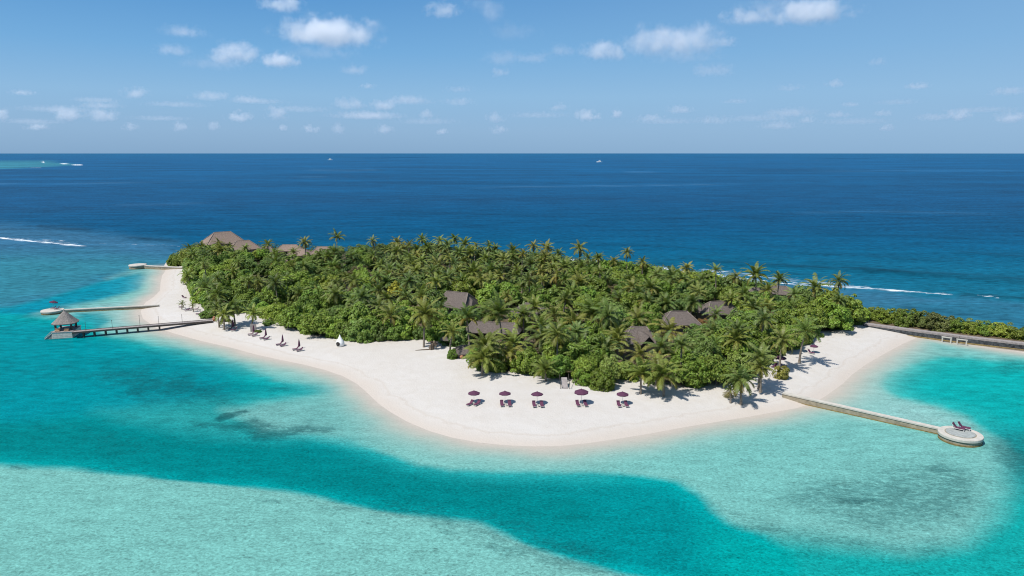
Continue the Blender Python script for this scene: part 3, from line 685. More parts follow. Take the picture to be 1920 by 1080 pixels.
for k, (dx, dy, lb) in enumerate(((-1.5, -3.2, "left tan bench seat on the landing stage front edge"), (1.1, -3.3, "right tan bench seat on the landing stage front edge"))):
    p = gc + ex * dx + ey * dy
    o = empty("bench_seat", (p.x, p.y, DZ + .10), rzp, lb, "seat")
    mb = MB(); mb.box((0, 0, .24), (1.3, .75, .38)); mb.build("cushion", M_TAN, o)
    mb = MB(); mb.box((0, .42, .5), (1.3, .22, .8)); mb.build("backrest", M_TAN, o)
LANDMARKS += [("the thatched jetty shelter", 115, 600), ("the timber jetty", 390, 600)]

# ------------------------------------------------------------------ stone groynes with platforms
def groyne(name, a, b, za, zb, w, label, cap=True):
    root = empty(name, (a.x, a.y, 0), 0, label, "groyne")
    A, B = rel(root, a), rel(root, b)
    mb = MB(); strip(mb, A, B, w, -3.0, za - .30, -3.0, zb - .30); mb.build("wall", M_STONE3, root)
    mb = MB(); strip(mb, A, B, w + .10, -3, .22, -3, .22); mb.build("tide_stain", M_ALGAE, root)
    mb = MB(); strip(mb, A, B, w + .24, za - .298, za, zb - .298, zb); mb.build("coping", M_STONE, root)
    return root
def round_platform(name, c, r, z, label, inner=True):
    root = empty(name, (c.x, c.y, 0), 0, label, "platform")
    mb = MB(); mb.lathe([(r * .97, -3), (r * .97, .3)], 40); mb.build("tide_stain", M_ALGAE, root)
    mb = MB(); mb.lathe([(r * .95, .298), (r * .95, z - .55)], 40); mb.build("wall", M_STONE3, root)
    mb = MB(); mb.lathe([(r * 1.0, z - .552), (r * 1.0, z - .12), (r * .985, z)], 48); mb.build("coping", M_STONE, root, smooth=False)
    if inner:
        mb = MB(); mb.lathe([(r * .70, z - .02), (r * .70, z + .02)], 40); mb.build("step_ring", M_STONE3, root)
        mb = MB(); mb.lathe([(r * .655, z - .02), (r * .655, z + .10), (r * .63, z + .14)], 40); mb.build("paving", M_STONE2, root)
    return root
# right
pc = at(1801, 812, 1.5); pr_ = (at(1838, 812, 1.5) - at(1764, 812, 1.5)).length / 2
round_platform("round_platform", pc, pr_, 1.5, "round stone platform with grey centre at the right groyne's end")
ga, gb = at(1484, 738.5, 1.75), at(1768, 803.5, 1.35)
gd = (gb - ga).normalized()
groyne("stone_groyne", ga - gd * 2, gb - gd * .15, 1.70, 1.35, 1.05, "long pale stone groyne running from front beach to right platform")
# left: umbrella platform and its thin groyne
pc2 = at(98, 581, 1.2)
round_platform("round_platform", pc2, (at(117, 581, 1.2) - at(79, 581, 1.2)).length / 2, 1.2, "pale round platform carrying one purple umbrella off the left beach", inner=False)
groyne("stone_groyne", at(298, 571.5, 1.2), at(116, 580.5, 1.1), 1.25, 1.1, 1.1, "thin brown groyne reaching the left umbrella platform")
pc3 = at(258, 496, 1.9)
round_platform("round_platform", pc3, (at(274, 496, 1.9) - at(243, 496, 1.9)).length / 2, 1.9, "empty white topped round platform at the far left tip", inner=False)
groyne("stone_groyne", at(343, 501, 1.5), at(270, 497.5, 1.6), 1.5, 1.6, 1.6, "short groyne leading to the empty white topped platform")
# ------------------------------------------------------------------ right boardwalk on its sea wall
WALK = [at(1622, 606, 2.0), at(1700, 616.3, 2.0), at(1800, 629.3, 2.0), at(1920, 643, 2.0), at(2150, 670, 2.0)]
wroot = empty("boardwalk", (WALK[0].x, WALK[0].y, 0), 0, "grey boardwalk running off right along a dark rubble sea wall", "boardwalk")
mb = MB(); mw = MB(); ms = MB(); me_ = MB()
for p, q in zip(WALK[:-1], WALK[1:]):
    P1, Q1 = rel(wroot, p), rel(wroot, q); strip(mb, P1, Q1, 2.5, 1.75, 2.02)
    dd = (Q1 - P1).normalized(); nn = Vector((-dd.y, dd.x, 0)); strip(mw, P1 - nn * .85 - dd * .3, Q1 - nn * .85 + dd * .3, 1.0, -3, 1.74)
    strip(ms, P1 - nn * 1.5, Q1 - nn * 1.5, .9, -3, .32); strip(me_, P1 - nn * 1.3, Q1 - nn * 1.3, .14, 1.55, 2.12)
mb.build("deck", M_WOODG, wroot); mw.build("sea_wall", M_RUBBLE, wroot); ms.build("footing", M_ALGAE, wroot); me_.build("edge_beam", M_WOODG, wroot)
def wall_frame(u0, u1, v0, v1, label):
    a, b = at(u0, v0, .05), at(u1, v1, .05)
    o = empty("swim_ladder_frame", (a.x, a.y, 0), math.atan2(b.y - a.y, b.x - a.x), label, "frame", "white frames on the sea wall")
    L = (b - a).to_2d().length
    for x in (.22, L - .22):
        m_ = MB(); m_.box((x, 0, .35), (.36, .45, 2.3)); m_.build("leg", M_STONE, o)
    m_ = MB(); m_.box((L / 2, 0, 1.63), (L + .1, .55, .26)); m_.build("crossbar", M_STONE, o)
wall_frame(1765, 1784, 640.5, 643.3, "left one of two white frames on the right sea wall")
wall_frame(1792.5, 1813, 645, 647.5, "right one of two white frames on the right sea wall")

# ------------------------------------------------------------------ umbrellas, loungers, tables
def open_umbrella(loc, label, group=None, size=1.45, h=2.45, tilt=0.0, src=[]):
    if src:
        o = copy_tree(src[0]); o['label'] = label
        o.location = loc; o.scale = (size / 1.45,) * 3; o.rotation_euler = (random.uniform(-.06, .06), tilt + random.uniform(-.05, .05), random.uniform(0, 1))
        if group: o['group'] = group
        return o
    o = empty("beach_umbrella", loc, random.uniform(0, 1), label, "umbrella", group); src.append(o)
    m_ = MB(); m_.tube([(0, 0, -.3), (0, 0, h + .42)], .035, 8); m_.build("pole", M_METAL, o)
    m_ = MB(); n = 8
    pr = [(0.0, h + .46), (0.5, h + .32), (1.0, h + .12), (1.45, h - .10)]
    top = [[(r * math.cos(2*math.pi*k/n) * (1 - .02 * (i > 0)), r * math.sin(2*math.pi*k/n), z) for k in range(n)] for i, (r, z) in enumerate(pr)]
    vs = [top[0][0]]; fs = []
    for rg in top[1:]: vs += rg
    for k in range(n): fs.append((0, 1 + k, 1 + (k + 1) % n))
    for i in range(2):
        for k in range(n): fs.append((1 + i*n + k, 1 + (i+1)*n + k, 1 + (i+1)*n + (k+1)%n, 1 + i*n + (k+1)%n))
    b = len(vs); vs += [(x, y, z - .16) for x, y, z in top[3]]
    for k in range(n): fs.append((1 + 2*n + k, b + k, b + (k+1)%n, 1 + 2*n + (k+1)%n))
    vs2 = [(x, y, z - .03) for x, y, z in vs[:b]]; c_ = len(vs); vs += vs2
    for f in fs[:n + 2*n]: fs.append(tuple(reversed([i + c_ for i in f])))
    m_.add(vs, fs); cn_ = m_.build("canopy", M_PURPLE, o)
    m_ = MB(); m_.lathe([(.16, h + .44), (.10, h + .54), (0.02, h + .62)], 8); m_.build("vent_cap", M_PURPLE, cn_)
    return o
def closed_umbrella(loc, label, group=None, src=[]):
    if src:
        o = copy_tree(src[0]); o['label'] = label; o.location = loc; return o
    o = empty("folded_umbrella", loc, 0, label, "umbrella", group); src.append(o)
    m_ = MB(); m_.tube([(0, 0, -.3), (0, 0, 3.0)], .04, 8); m_.build("pole", M_METAL, o)
    m_ = MB(); m_.lathe([(.20, .75), (.34, 1.0), (.30, 1.6), (.20, 2.4), (.07, 2.95), (.02, 3.1)], 9); m_.build("folded_canopy", M_PURPLE, o)
    return o
def lounger(loc, rz, label, group=None, src=[]):
    """foot end toward local -y, raised back toward +y"""
    if src:
        o = copy_tree(src[0]); o['label'] = label; o.location = loc; o.rotation_euler = (0, 0, rz)
        if group: o['group'] = group
        return o
    o = empty("sun_lounger", loc, rz, label, "sun lounger", group); src.append(o)
    m_ = MB(); m_.box((-.38, -.15, .30), (.06, 1.8, .07)); m_.box((.38, -.15, .30), (.06, 1.8, .07)); m_.box((0, -1.03, .30), (.70, .05, .07)); m_.box((0, .72, .30), (.70, .05, .07)); m_.build("frame", M_METAL, o)
    for sx in (-1, 1):
        for y in (-.95, .6):
            m_ = MB(); m_.box((sx * .38, y, .13), (.055, .055, .27)); m_.build("leg", M_METAL, o)
    m_ = MB(); m_.box((0, -.38, .40), (.76, 1.32, .12)); m_.build("seat", M_PURPLE2, o)
    Mx = Matrix.Translation((0, .26, .42)) @ Matrix.Rotation(R(48), 4, 'X')
    m_ = MB(); m_.box((0, .44, .02), (.76, .92, .11), M=Mx); bk = m_.build("backrest", M_PURPLE2, o)
    m_ = MB(); m_.box((0, .74, .11), (.58, .26, .09), M=Mx); m_.build("head_cushion", M_PURPLE, bk)
    m_ = MB(); m_.tube([(-.3, .62, .3), (-.3, .88, .95), (.3, .88, .95), (.3, .62, .3)], .025, 5); m_.build("prop", M_METAL, bk)
    return o
def side_table(loc, label, group=None, src=[]):
    if src:
        o = copy_tree(src[0]); o['label'] = label; o.location = loc; return o
    o = empty("side_table", loc, 0, label, "table", group); src.append(o)
    m_ = MB(); m_.lathe([(.24, .40), (.26, .42), (.26, .45)], 12); m_.build("table_top", M_WOODP, o)
    for k in range(3):
        a = k * 2.1; m_ = MB(); m_.tube([(.22*math.cos(a), .22*math.sin(a), 0), (.1*math.cos(a), .1*math.sin(a), .41)], .022, 5); m_.build("leg", M_WOODD, o)
    return o
ORD = ["leftmost", "second from left", "middle", "second from right", "rightmost"]
def on_sand(u, v, dz=0.0):
    p = at(u, v, 1.4)
    for _ in range(4): p = at(u, v, ground_z(p.x, p.y))
    return Vector((p.x, p.y, p.z + dz))
for i, (uu, vu, ul, ur, vl) in enumerate(((887.5, 738.5, 881.5, 895, 759.5), (947, 740.5, 941, 955.5, 760.5), (1007.5, 743, 1001.5, 1016, 761.8), (1091, 740, 1083.5, 1098, 760.5), (1168, 741.5, 1160.5, 1174.5, 761.5))):
    p = on_sand((ul + ur) / 2 + (0 if i else 1), vl - 1.5)
    big = 1.72 if i == 3 else 1.45
    w = ORD[i]
    open_umbrella(Vector((p.x + (uu - (ul + ur) / 2) / ppm(p.x, p.y), p.y + 1.0, p.z)), ("largest open purple umbrella, second from right on the front beach" if i == 3 else "open purple umbrella, %s of five on the front beach" % w), "open umbrellas on the front beach", size=big)
    for side, u in (("left", ul), ("right", ur)):
        q = on_sand(u, vl + 1); a = R((-38 if i == 0 else (9 if side == "left" else 6)) + random.uniform(-4, 4)) * (1 if i else 1)
        lounger(q + Vector((0, .3, 0)), a, "%s purple lounger under the %s front beach umbrella" % (side, w), "purple loungers on the front beach")
    q = on_sand((ul + ur) / 2 + 1, vl + 1.4); side_table(q + Vector((0, .2, 0)), "small round table between loungers under the %s front umbrella" % w, "side tables on the front beach")
    LANDMARKS.append(("the %s open umbrella" % w, uu, vu))
LFT = ["nearest the timber jetty", "by the grey beach screen", "third from the timber jetty", "fourth from the timber jetty", "nearest the white pod"]
for i, (uu, vb, ul) in enumerate(((436.5, 617, 433), (475, 627, 472), (498, 634, 494), (529.5, 646, 525), (560.5, 655, 556))):
    p = on_sand(uu, vb)
    closed_umbrella(p + Vector((0, .5, 0)), "folded purple umbrella on the left beach, %s" % LFT[i], "folded umbrellas on the left beach")
    for k in range(2):
        q = on_sand(ul + k * 7.5 - 1, vb + 1.2 + k * 2.2)
        lounger(q, R(-62 + random.uniform(-5, 5)), "%s purple lounger by the folded umbrella %s" % (("rear left", "front right")[k], LFT[i]), "purple loungers on the left beach")
    LANDMARKS.append(("the folded umbrella %s" % LFT[i], uu, vb))
# loungers by the far left palms
for (u, v, a, lb) in ((345, 559, 70, "purple lounger at the top of the far left beach"), (341, 577, -80, "purple lounger under the small leaning beach palm"), (352, 583, -70, "purple lounger in front of the small leaning palm"), (357, 581, -60, "dark lounger just right of the small leaning palm"), (369, 581, -70, "dark lounger against the far left bushes"), (373, 590, -75, "dark lounger nearest the jetty's landward left side")):
    lounger(on_sand(u, v), R(a), lb, "purple loungers on the far left beach")
# platforms
for (u, v, lb) in ((1795.5, 805.5, "left lounger on the right stone platform"), (1806, 804.3, "right lounger on the right stone platform")):
    p = at(u, v, 1.66); lounger(Vector((p.x, p.y, 1.64)), R(50), lb, "loungers on the stone platforms").scale = (1.2, 1.2, 1.2)
p = at(99, 578.5, 1.2); open_umbrella(Vector((p.x, p.y, 1.2)), "purple umbrella on the left groyne platform", size=1.5, tilt=R(14)); lounger(at(101, 579, 1.2), R(-70), "dark lounger on the left groyne platform", "loungers on the stone platforms"); lounger(at(107, 580.5, 1.2), R(-60), "lounger at the right edge of the left groyne platform", "loungers on the stone platforms")
p = on_sand(1462, 688); open_umbrella(p, "purple umbrella under the palms at the right beach", size=1.6, h=2.2); lounger(on_sand(1452, 689), R(-60), "lounger left of the shaded right beach umbrella", "loungers under the right palms"); lounger(on_sand(1468, 688), R(60), "lounger right of the shaded right beach umbrella", "loungers under the right palms")
LANDMARKS.append(("the shaded right beach umbrella", 1462, 680))
p = on_sand(1528, 663); open_umbrella(p + Vector((0, 1, 0)), "low purple umbrella in palm shade farthest right on the beach", size=1.2, h=1.3); lounger(p + Vector((-1.2, 0, 0)), R(40), "lounger in palm shade farthest right on the beach", "loungers under the right palms")

# ------------------------------------------------------------------ small things on the sand
p = on_sand(638, 649)
o = empty("beach_pod", p, R(-6), "white teardrop beach pod with a dark round opening", "beach pod")
m_ = MB(); m_.lathe([(1.02, 0.0), (1.24, .35), (1.30, .8), (1.16, 1.4), (.82, 2.0), (.45, 2.6), (.2, 3.1), (.03, 3.6)], 28); m_.build("shell", M_WHITE, o, smooth=True)
def pod_r(z): return float(np.interp(z, [0, .35, .8, 1.4, 2.0, 2.6, 3.1, 3.6], [1.02, 1.24, 1.30, 1.16, .82, .45, .2, .03]))
def pod_disc(rx, rz, off):
    vs = [(-.28, -pod_r(.95) - off, .95)]
    for a in np.linspace(0, 2 * math.pi, 29)[:-1]:
        x, z = -.28 + rx * math.cos(a), .95 + rz * math.sin(a); q = pod_r(z); vs.append((x, -math.sqrt(max(q * q - x * x, .05)) - off, z))
    return vs
m_ = MB(); m_.add(pod_disc(.66, .62, .05), [(0, 1 + k, 1 + (k + 1) % 28) for k in range(28)]); m_.build("opening", M_DARK, o)
a_, b_ = pod_disc(.66, .62, .055)[1:], pod_disc(.76, .72, .035)[1:]
m_ = MB(); m_.add(a_ + b_, [(k, 28 + k, 28 + (k + 1) % 28, (k + 1) % 28) for k in range(28)]); m_.build("rim", M_METAL, o)
LANDMARKS.append(("the white beach pod", 637, 640))
p = on_sand(1059, 729)
o = empty("beach_steps", p, R(0), "grey timber gangway with posts leading into bushes behind the umbrellas", "gangway")
m_ = MB(); m_.add([(-.75, 0, .08), (.75, 0, .08), (.75, 3.2, 1.9), (-.75, 3.2, 1.9), (-.75, 0, -.12), (.75, 0, -.12), (.75, 3.2, 1.7), (-.75, 3.2, 1.7)], ((0,1,2,3),(7,6,5,4),(0,4,5,1),(1,5,6,2),(2,6,7,3),(3,7,4,0))); m_.build("ramp", M_WOODG, o)
for sx in (-1.1, 1.1):
    m_ = MB(); m_.tube([(sx, -.1, -.3), (sx, -.1, 1.7)], .07, 6); m_.build("post", M_WOODD, o)
    m_ = MB(); m_.tube([(sx, -.1, 1.0), (sx, 3.2, 2.8)], .05, 6); m_.build("handrail", M_WOODD, o)
CLEAR.append(((1050, 703, 1066, 730), p.y)); LANDMARKS.append(("the timber gangway", 1058, 715))
p = on_sand(475.5, 622)
o = empty("notice_board", p, 0, "upright grey timber screen below a palm on the left beach", "screen")
m_ = MB()
for k in range(6): m_.box((-.85 + .34 * k, 0, 1.25), (.32, .10, 2.7))
m_.build("panel", M_WOODG, o)
for sx in (-.9, .9):
    m_ = MB(); m_.box((sx, .11, 1.2), (.12, .12, 2.9)); m_.build("post", M_WOODD, o)
CLEAR.append(((470, 606, 482, 624), p.y)); LANDMARKS.append(("the grey beach screen", 475, 615))
p = on_sand(402, 602.5)
o = empty("terracotta_jar", p, 0, "terracotta jar standing at the landward end of timber jetty", "jar")
m_ = MB(); m_.lathe([(.32, 0), (.62, .5), (.66, .95), (.42, 1.35), (.3, 1.5)], 16); m_.build("belly", M_TERRA, o, smooth=True)
m_ = MB(); m_.lathe([(.3, 1.49), (.4, 1.56), (.4, 1.66), (.28, 1.7)], 16); m_.build("rim", M_TERRA, o)
p = on_sand(866, 672.5)
o = empty("terracotta_jar", p, 0, "terracotta jar beside the round shrub at the beach corner", "jar")
m_ = MB(); m_.lathe([(.3, 0), (.6, .4), (.6, .75), (.4, 1.05), (.3, 1.15)], 16); m_.build("belly", M_TERRA, o, smooth=True)
m_ = MB(); m_.lathe([(.3, 1.14), (.38, 1.2), (.38, 1.28), (.26, 1.3)], 16); m_.build("rim", M_TERRA, o)
p = on_sand(861, 668)
o = empty("beach_chair", p, R(-30), "white beach chair between round shrub and terracotta jar", "chair")
m_ = MB(); m_.box((0, 0, .4), (.9, .9, .12)); m_.build("seat", M_WHITE, o); m_ = MB(); m_.box((0, .42, .8), (.9, .1, .8)); m_.build("backrest", M_WHITE, o)
for sx in (-.38, .38):
    for sy in (-.38, .38):
        m_ = MB(); m_.box((sx, sy, .17), (.08, .08, .34)); m_.build("leg", M_WHITE, o)
# dead root stump lying on the beach
p = on_sand(812, 655)
o = empty("driftwood_stump", p, 0, "dark uprooted stump with bare roots under the big front palm", "stump")
m_ = MB(); m_.tube([(-.5, 0, -.2), (-.3, .1, 1.0), (.3, 0, 1.9), (.7, .2, 2.4)], [.8, .7, .6, .4], 8); m_.build("trunk", M_BARK, o)
r_ = random.Random(5)
for k in range(11):
    a = r_.uniform(0, 6.28); L = r_.uniform(1.3, 2.6); z = r_.uniform(.5, 2.2)
    m_ = MB(); m_.tube([(0, 0, z), (L*.5*math.cos(a), L*.5*math.sin(a), z + r_.uniform(.1, .7)), (L*math.cos(a), L*math.sin(a), z + r_.uniform(-.8, .6))], [.22, .14, .05], 5); m_.build("root", M_BARK, o)
m_ = MB(); m_.tube([(-.6, -.3, .1), (-3.2, -.8, .12), (-5.0, -1.4, .08)], [.16, .12, .06], 6); m_.build("fallen_branch", M_BARK, o)
LANDMARKS.append(("the uprooted stump", 812, 645))
p = on_sand(818, 652)
o = empty("thatch_parasol", p + Vector((3.0, 2.5, 0)), 0, "low dark thatched shade beside the uprooted stump", "shade")
m_ = MB(); m_.lathe([(2.2, 2.0), (1.2, 2.7), (0.1, 3.3)], 14, close=False); m_.lathe([(0.1, 3.1), (2.1, 1.9), (2.2, 2.0)], 14, close=False); m_.build("canopy", M_WOODD, o)
m_ = MB(); m_.tube([(0, 0, 0), (0, 0, 3.1)], .1, 6); m_.build("post", M_WOODD, o)

# ------------------------------------------------------------------ boats far out
def boat(u, v, L, label, flip=1):
    p = at(u, v, 0); o = empty("motor_yacht", (p.x, p.y, 0), 0 if flip > 0 else math.pi, label, "boat")
    st = [(-.5, .11, .10), (-.3, .13, .105), (0, .135, .115), (.25, .11, .13), (.42, .05, .15), (.5, .004, .165)]
    vs = []; 
    for x, w, h in st: vs += [(x*L, -w*L*.7, -.03*L), (x*L, -w*L, h*L), (x*L, w*L, h*L), (x*L, w*L*.7, -.03*L)]
    fs = []
    for i in range(len(st) - 1):
        for k in range(3): fs.append((4*i+k, 4*i+k+1, 4*i+k+5, 4*i+k+4))
    fs.append((0, 1, 2, 3)); m_ = MB(); m_.add(vs, fs); m_.build("hull", M_WHITE, o)
    m_ = MB(); m_.box((.0, 0, .17*L), (.5*L, .2*L, .11*L)); m_.build("cabin", M_WHITE, o)
    m_ = MB(); m_.box((-.02*L, 0, .26*L), (.3*L, .16*L, .075*L)); w_ = m_.build("flybridge", M_WHITE, o)
    m_ = MB(); m_.box((.02*L, 0, .175*L), (.44*L, .204*L, .03*L)); m_.build("window", M_GLASS, o)
    m_ = MB(); m_.tube([(-.05*L, 0, .29*L), (-.07*L, 0, .42*L)], .006*L, 5); m_.build("mast", M_METAL, o)
boat(619, 300.2, 40, "white motor yacht near the horizon, left of centre", 1)
boat(1124, 304.2, 36, "white motor yacht near the horizon, right of centre", -1)

# ------------------------------------------------------------------ palms
def palm_mesh(seed, nf=26, L=4.6, droop=1.0, up=1.0, sparse=1.0, oldk=1.0):
    r = random.Random(seed); mb = MB()
    for i in range(nf):
        t = (i + r.random() * .6) / nf                       # 0 young, upright - 1 old, hanging
        az = i * 2.39996 + r.uniform(-.25, .25)
        el = R(82 - 105 * t ** 0.9 * up + r.uniform(-8, 8))
        l = L * (0.72 + 0.34 * math.sin(math.pi * min(1, .25 + t * .75))) * r.uniform(.88, 1.1)
        n = 9; pts = []; p = Vector((0, 0, 0)); a = el; bend = (R(58) + R(40) * t) * droop * r.uniform(.8, 1.25)
        side = r.uniform(-.16, .16)
        for k in range(n + 1):
            pts.append(p.copy()); s = k / n
            aa = el - bend * s ** 1.35; h = math.cos(aa); az2 = az + side * s
            p = p + Vector((h * math.cos(az2), h * math.sin(az2), math.sin(aa))) * (l / n)
        age = max(0, (t - .62) * 2.3) * oldk * r.uniform(.3, 1.2); mb.cur = min(age + (.10 if r.random() < .2 else 0), .95)
        # rachis
        keep = mb.cur; mb.cur = min(.55 + keep * .5, 1)
        rb = []
        for k in range(0, n + 1, 3):
            d = (pts[min(k + 1, n)] - pts[max(k - 1, 0)]).normalized(); sd = d.cross(Vector((0, 0, 1)));
            if sd.length < .05: sd = Vector((-math.sin(az), math.cos(az), 0))
            sd.normalize(); w = .075 * (1 - .8 * k / n); rb += [pts[k] - sd * w, pts[k] + sd * w]
        m_ = len(rb) // 2
        mb.add(rb, [(2*k, 2*k+1, 2*k+3, 2*k+2) for k in range(m_ - 1)])
        mb.cur = keep
        nl = int(21 * sparse)
        for j in range(nl):
            s = .10 + .90 * (j + r.random() * .5) / nl; x = s * n; k = min(int(x), n - 1); f = x - k
            c = pts[k].lerp(pts[k + 1], f); d = (pts[k + 1] - pts[k]).normalized()
            sd = d.cross(Vector((0, 0, 1)))
            if sd.length < .05: sd = Vector((-math.sin(az), math.cos(az), 0))
            sd.normalize(); upv = sd.cross(d)
            ll = l * .225 * math.sin(math.pi * min(1, .16 + s * .80)) ** .7 * r.uniform(.85, 1.15)
            for g_ in (-1, 1):
                if r.random() < .04: continue
                tip = c + sd * (g_ * ll * .72) + d * ll * .50 + Vector((0, 0, -1)) * ll * (.34 + .35 * t) + upv * ll * .10
                w = d * (l * .020)
                mid = c.lerp(tip, .45) + upv * ll * .06
                mb.add([c - w, c + w, mid + w * 1.25, tip, mid - w * 1.05], [(0, 1, 2, 4), (4, 2, 3)])
    mb.cur = .9
    for k in range(int(7 * oldk)):
        a = r.uniform(0, 6.28); q = Vector((.28 * math.cos(a), .28 * math.sin(a), -.25 - r.random() * .3)); s_ = .14
        mb.add([q + Vector(v) * s_ for v in ((1,0,0),(-1,0,0),(0,1,0),(0,-1,0),(0,0,1.2),(0,0,-1.2))], [(0,2,4),(2,1,4),(1,3,4),(3,0,4),(2,0,5),(1,2,5),(3,1,5),(0,3,5)])
    return mb.mesh("palm_crown", M_PALM)
def trunk_mesh(h, lean, seed, r0=.24):
    r = random.Random(seed); mb = MB(); a = r.uniform(0, 6.28); n = 9; pts = []; rr = []
    for k in range(n + 1):
        s = k / n; off = lean * s ** 1.7 - lean
        pts.append((off * math.cos(a), off * math.sin(a), h * s - h)); rr.append(r0 * (1.35 - .65 * s) if s > .06 else r0 * 1.75)
    mb.tube(pts, rr, 7)
    return mb.mesh("palm_trunk", M_TRUNK)
DEADV = palm_mesh(21, 20, 4.4, 1.25, 1.2, .9, oldk=3.2)
PV = [  # crown variants: (mesh, word used in labels)
    (palm_mesh(1, 26, 4.7, 1.0, 1.0), "full rounded crown"), (palm_mesh(2, 24, 5.0, 1.15, 1.02), "drooping crown"),
    (palm_mesh(3, 22, 4.6, .9, .80), "upswept crown"), (palm_mesh(4, 28, 4.4, 1.05, 1.08), "dense crown"),
    (palm_mesh(5, 20, 5.2, 1.1, .95), "wide open crown"), (palm_mesh(6, 22, 4.8, 1.2, 1.1, oldk=1.8), "yellow fringed crown"),
    (palm_mesh(7, 18, 4.6, .95, .85, .85, oldk=1.6), "thin crown"), (palm_mesh(8, 25, 4.9, 1.0, .9), "shaggy crown"), (DEADV, "browning crown"), (palm_mesh(22, 17, 5.0, 1.0, .75, 1, oldk=2.2), "loose windswept crown")]
YV = [(palm_mesh(11, 15, 2.8, .8, .72, .8), "short spiky crown"), (palm_mesh(12, 16, 2.6, .9, .8, .8, oldk=1.4), "low tufted crown")]
TR = {}
def trunk_for(h, i):
    hq = max(2, round(h / 1.5) * 1.5); k = (hq, i % 4)
    if k not in TR: TR[k] = trunk_mesh(hq, (.3, .9, 1.5, .6)[i % 4] * min(1, hq / 8), int(hq * 10) + i, .25 if hq > 4 else .18)
    return TR[k]
PALMS = []; PCOUNT = [0]
GREENS = [(0.112,0.136,0.032),(0.092,0.122,0.030),(0.130,0.142,0.034),(0.078,0.108,0.032),(0.142,0.142,0.040),(0.100,0.128,0.040)]
def palm(u, v, h, size=1.0, var=None, colr=None, young=False, trunk=True):
    """crown centre at picture point (u, v), h metres above the ground"""
    gz = 1.3
    p = at(u, v, gz + h); i = PCOUNT[0]; PCOUNT[0] += 1; r = random.Random(i * 7 + 3)
    P_s = sdf(np.array([[p.x, p.y]]), SHORE_W)[0]
    vs = YV if young else PV
    k = r.randrange(len(vs)) if var is None else var
    root = empty("coconut_palm", (p.x, p.y, gz + h), 0, None, "palm", "coconut palms on the island")
    s = size * r.uniform(.80, 1.10)
    cr_ = link("crown", vs[k][0], root, (0, 0, 0)); cr_.rotation_euler = (r.uniform(-.22, .22), r.uniform(-.22, .22), r.uniform(0, 6.28)); cr_.scale = (s, s, s * r.uniform(.92, 1.1))
    g = colr or r.choice(GREENS); f = r.uniform(.82, 1.18) * 1.32; cr_.color = (g[0] * f * r.uniform(.92, 1.1), g[1] * f * 1.04, g[2] * f * .85, 1)
    t = link("trunk", trunk_for(h + .6, i), root, (0, 0, 0)); t.rotation_euler = (0, 0, r.uniform(0, 6.28))
    PALMS.append(dict(o=root, x=p.x, y=p.y, h=h, u=u, v=v, word=vs[k][1], c=g)); return root
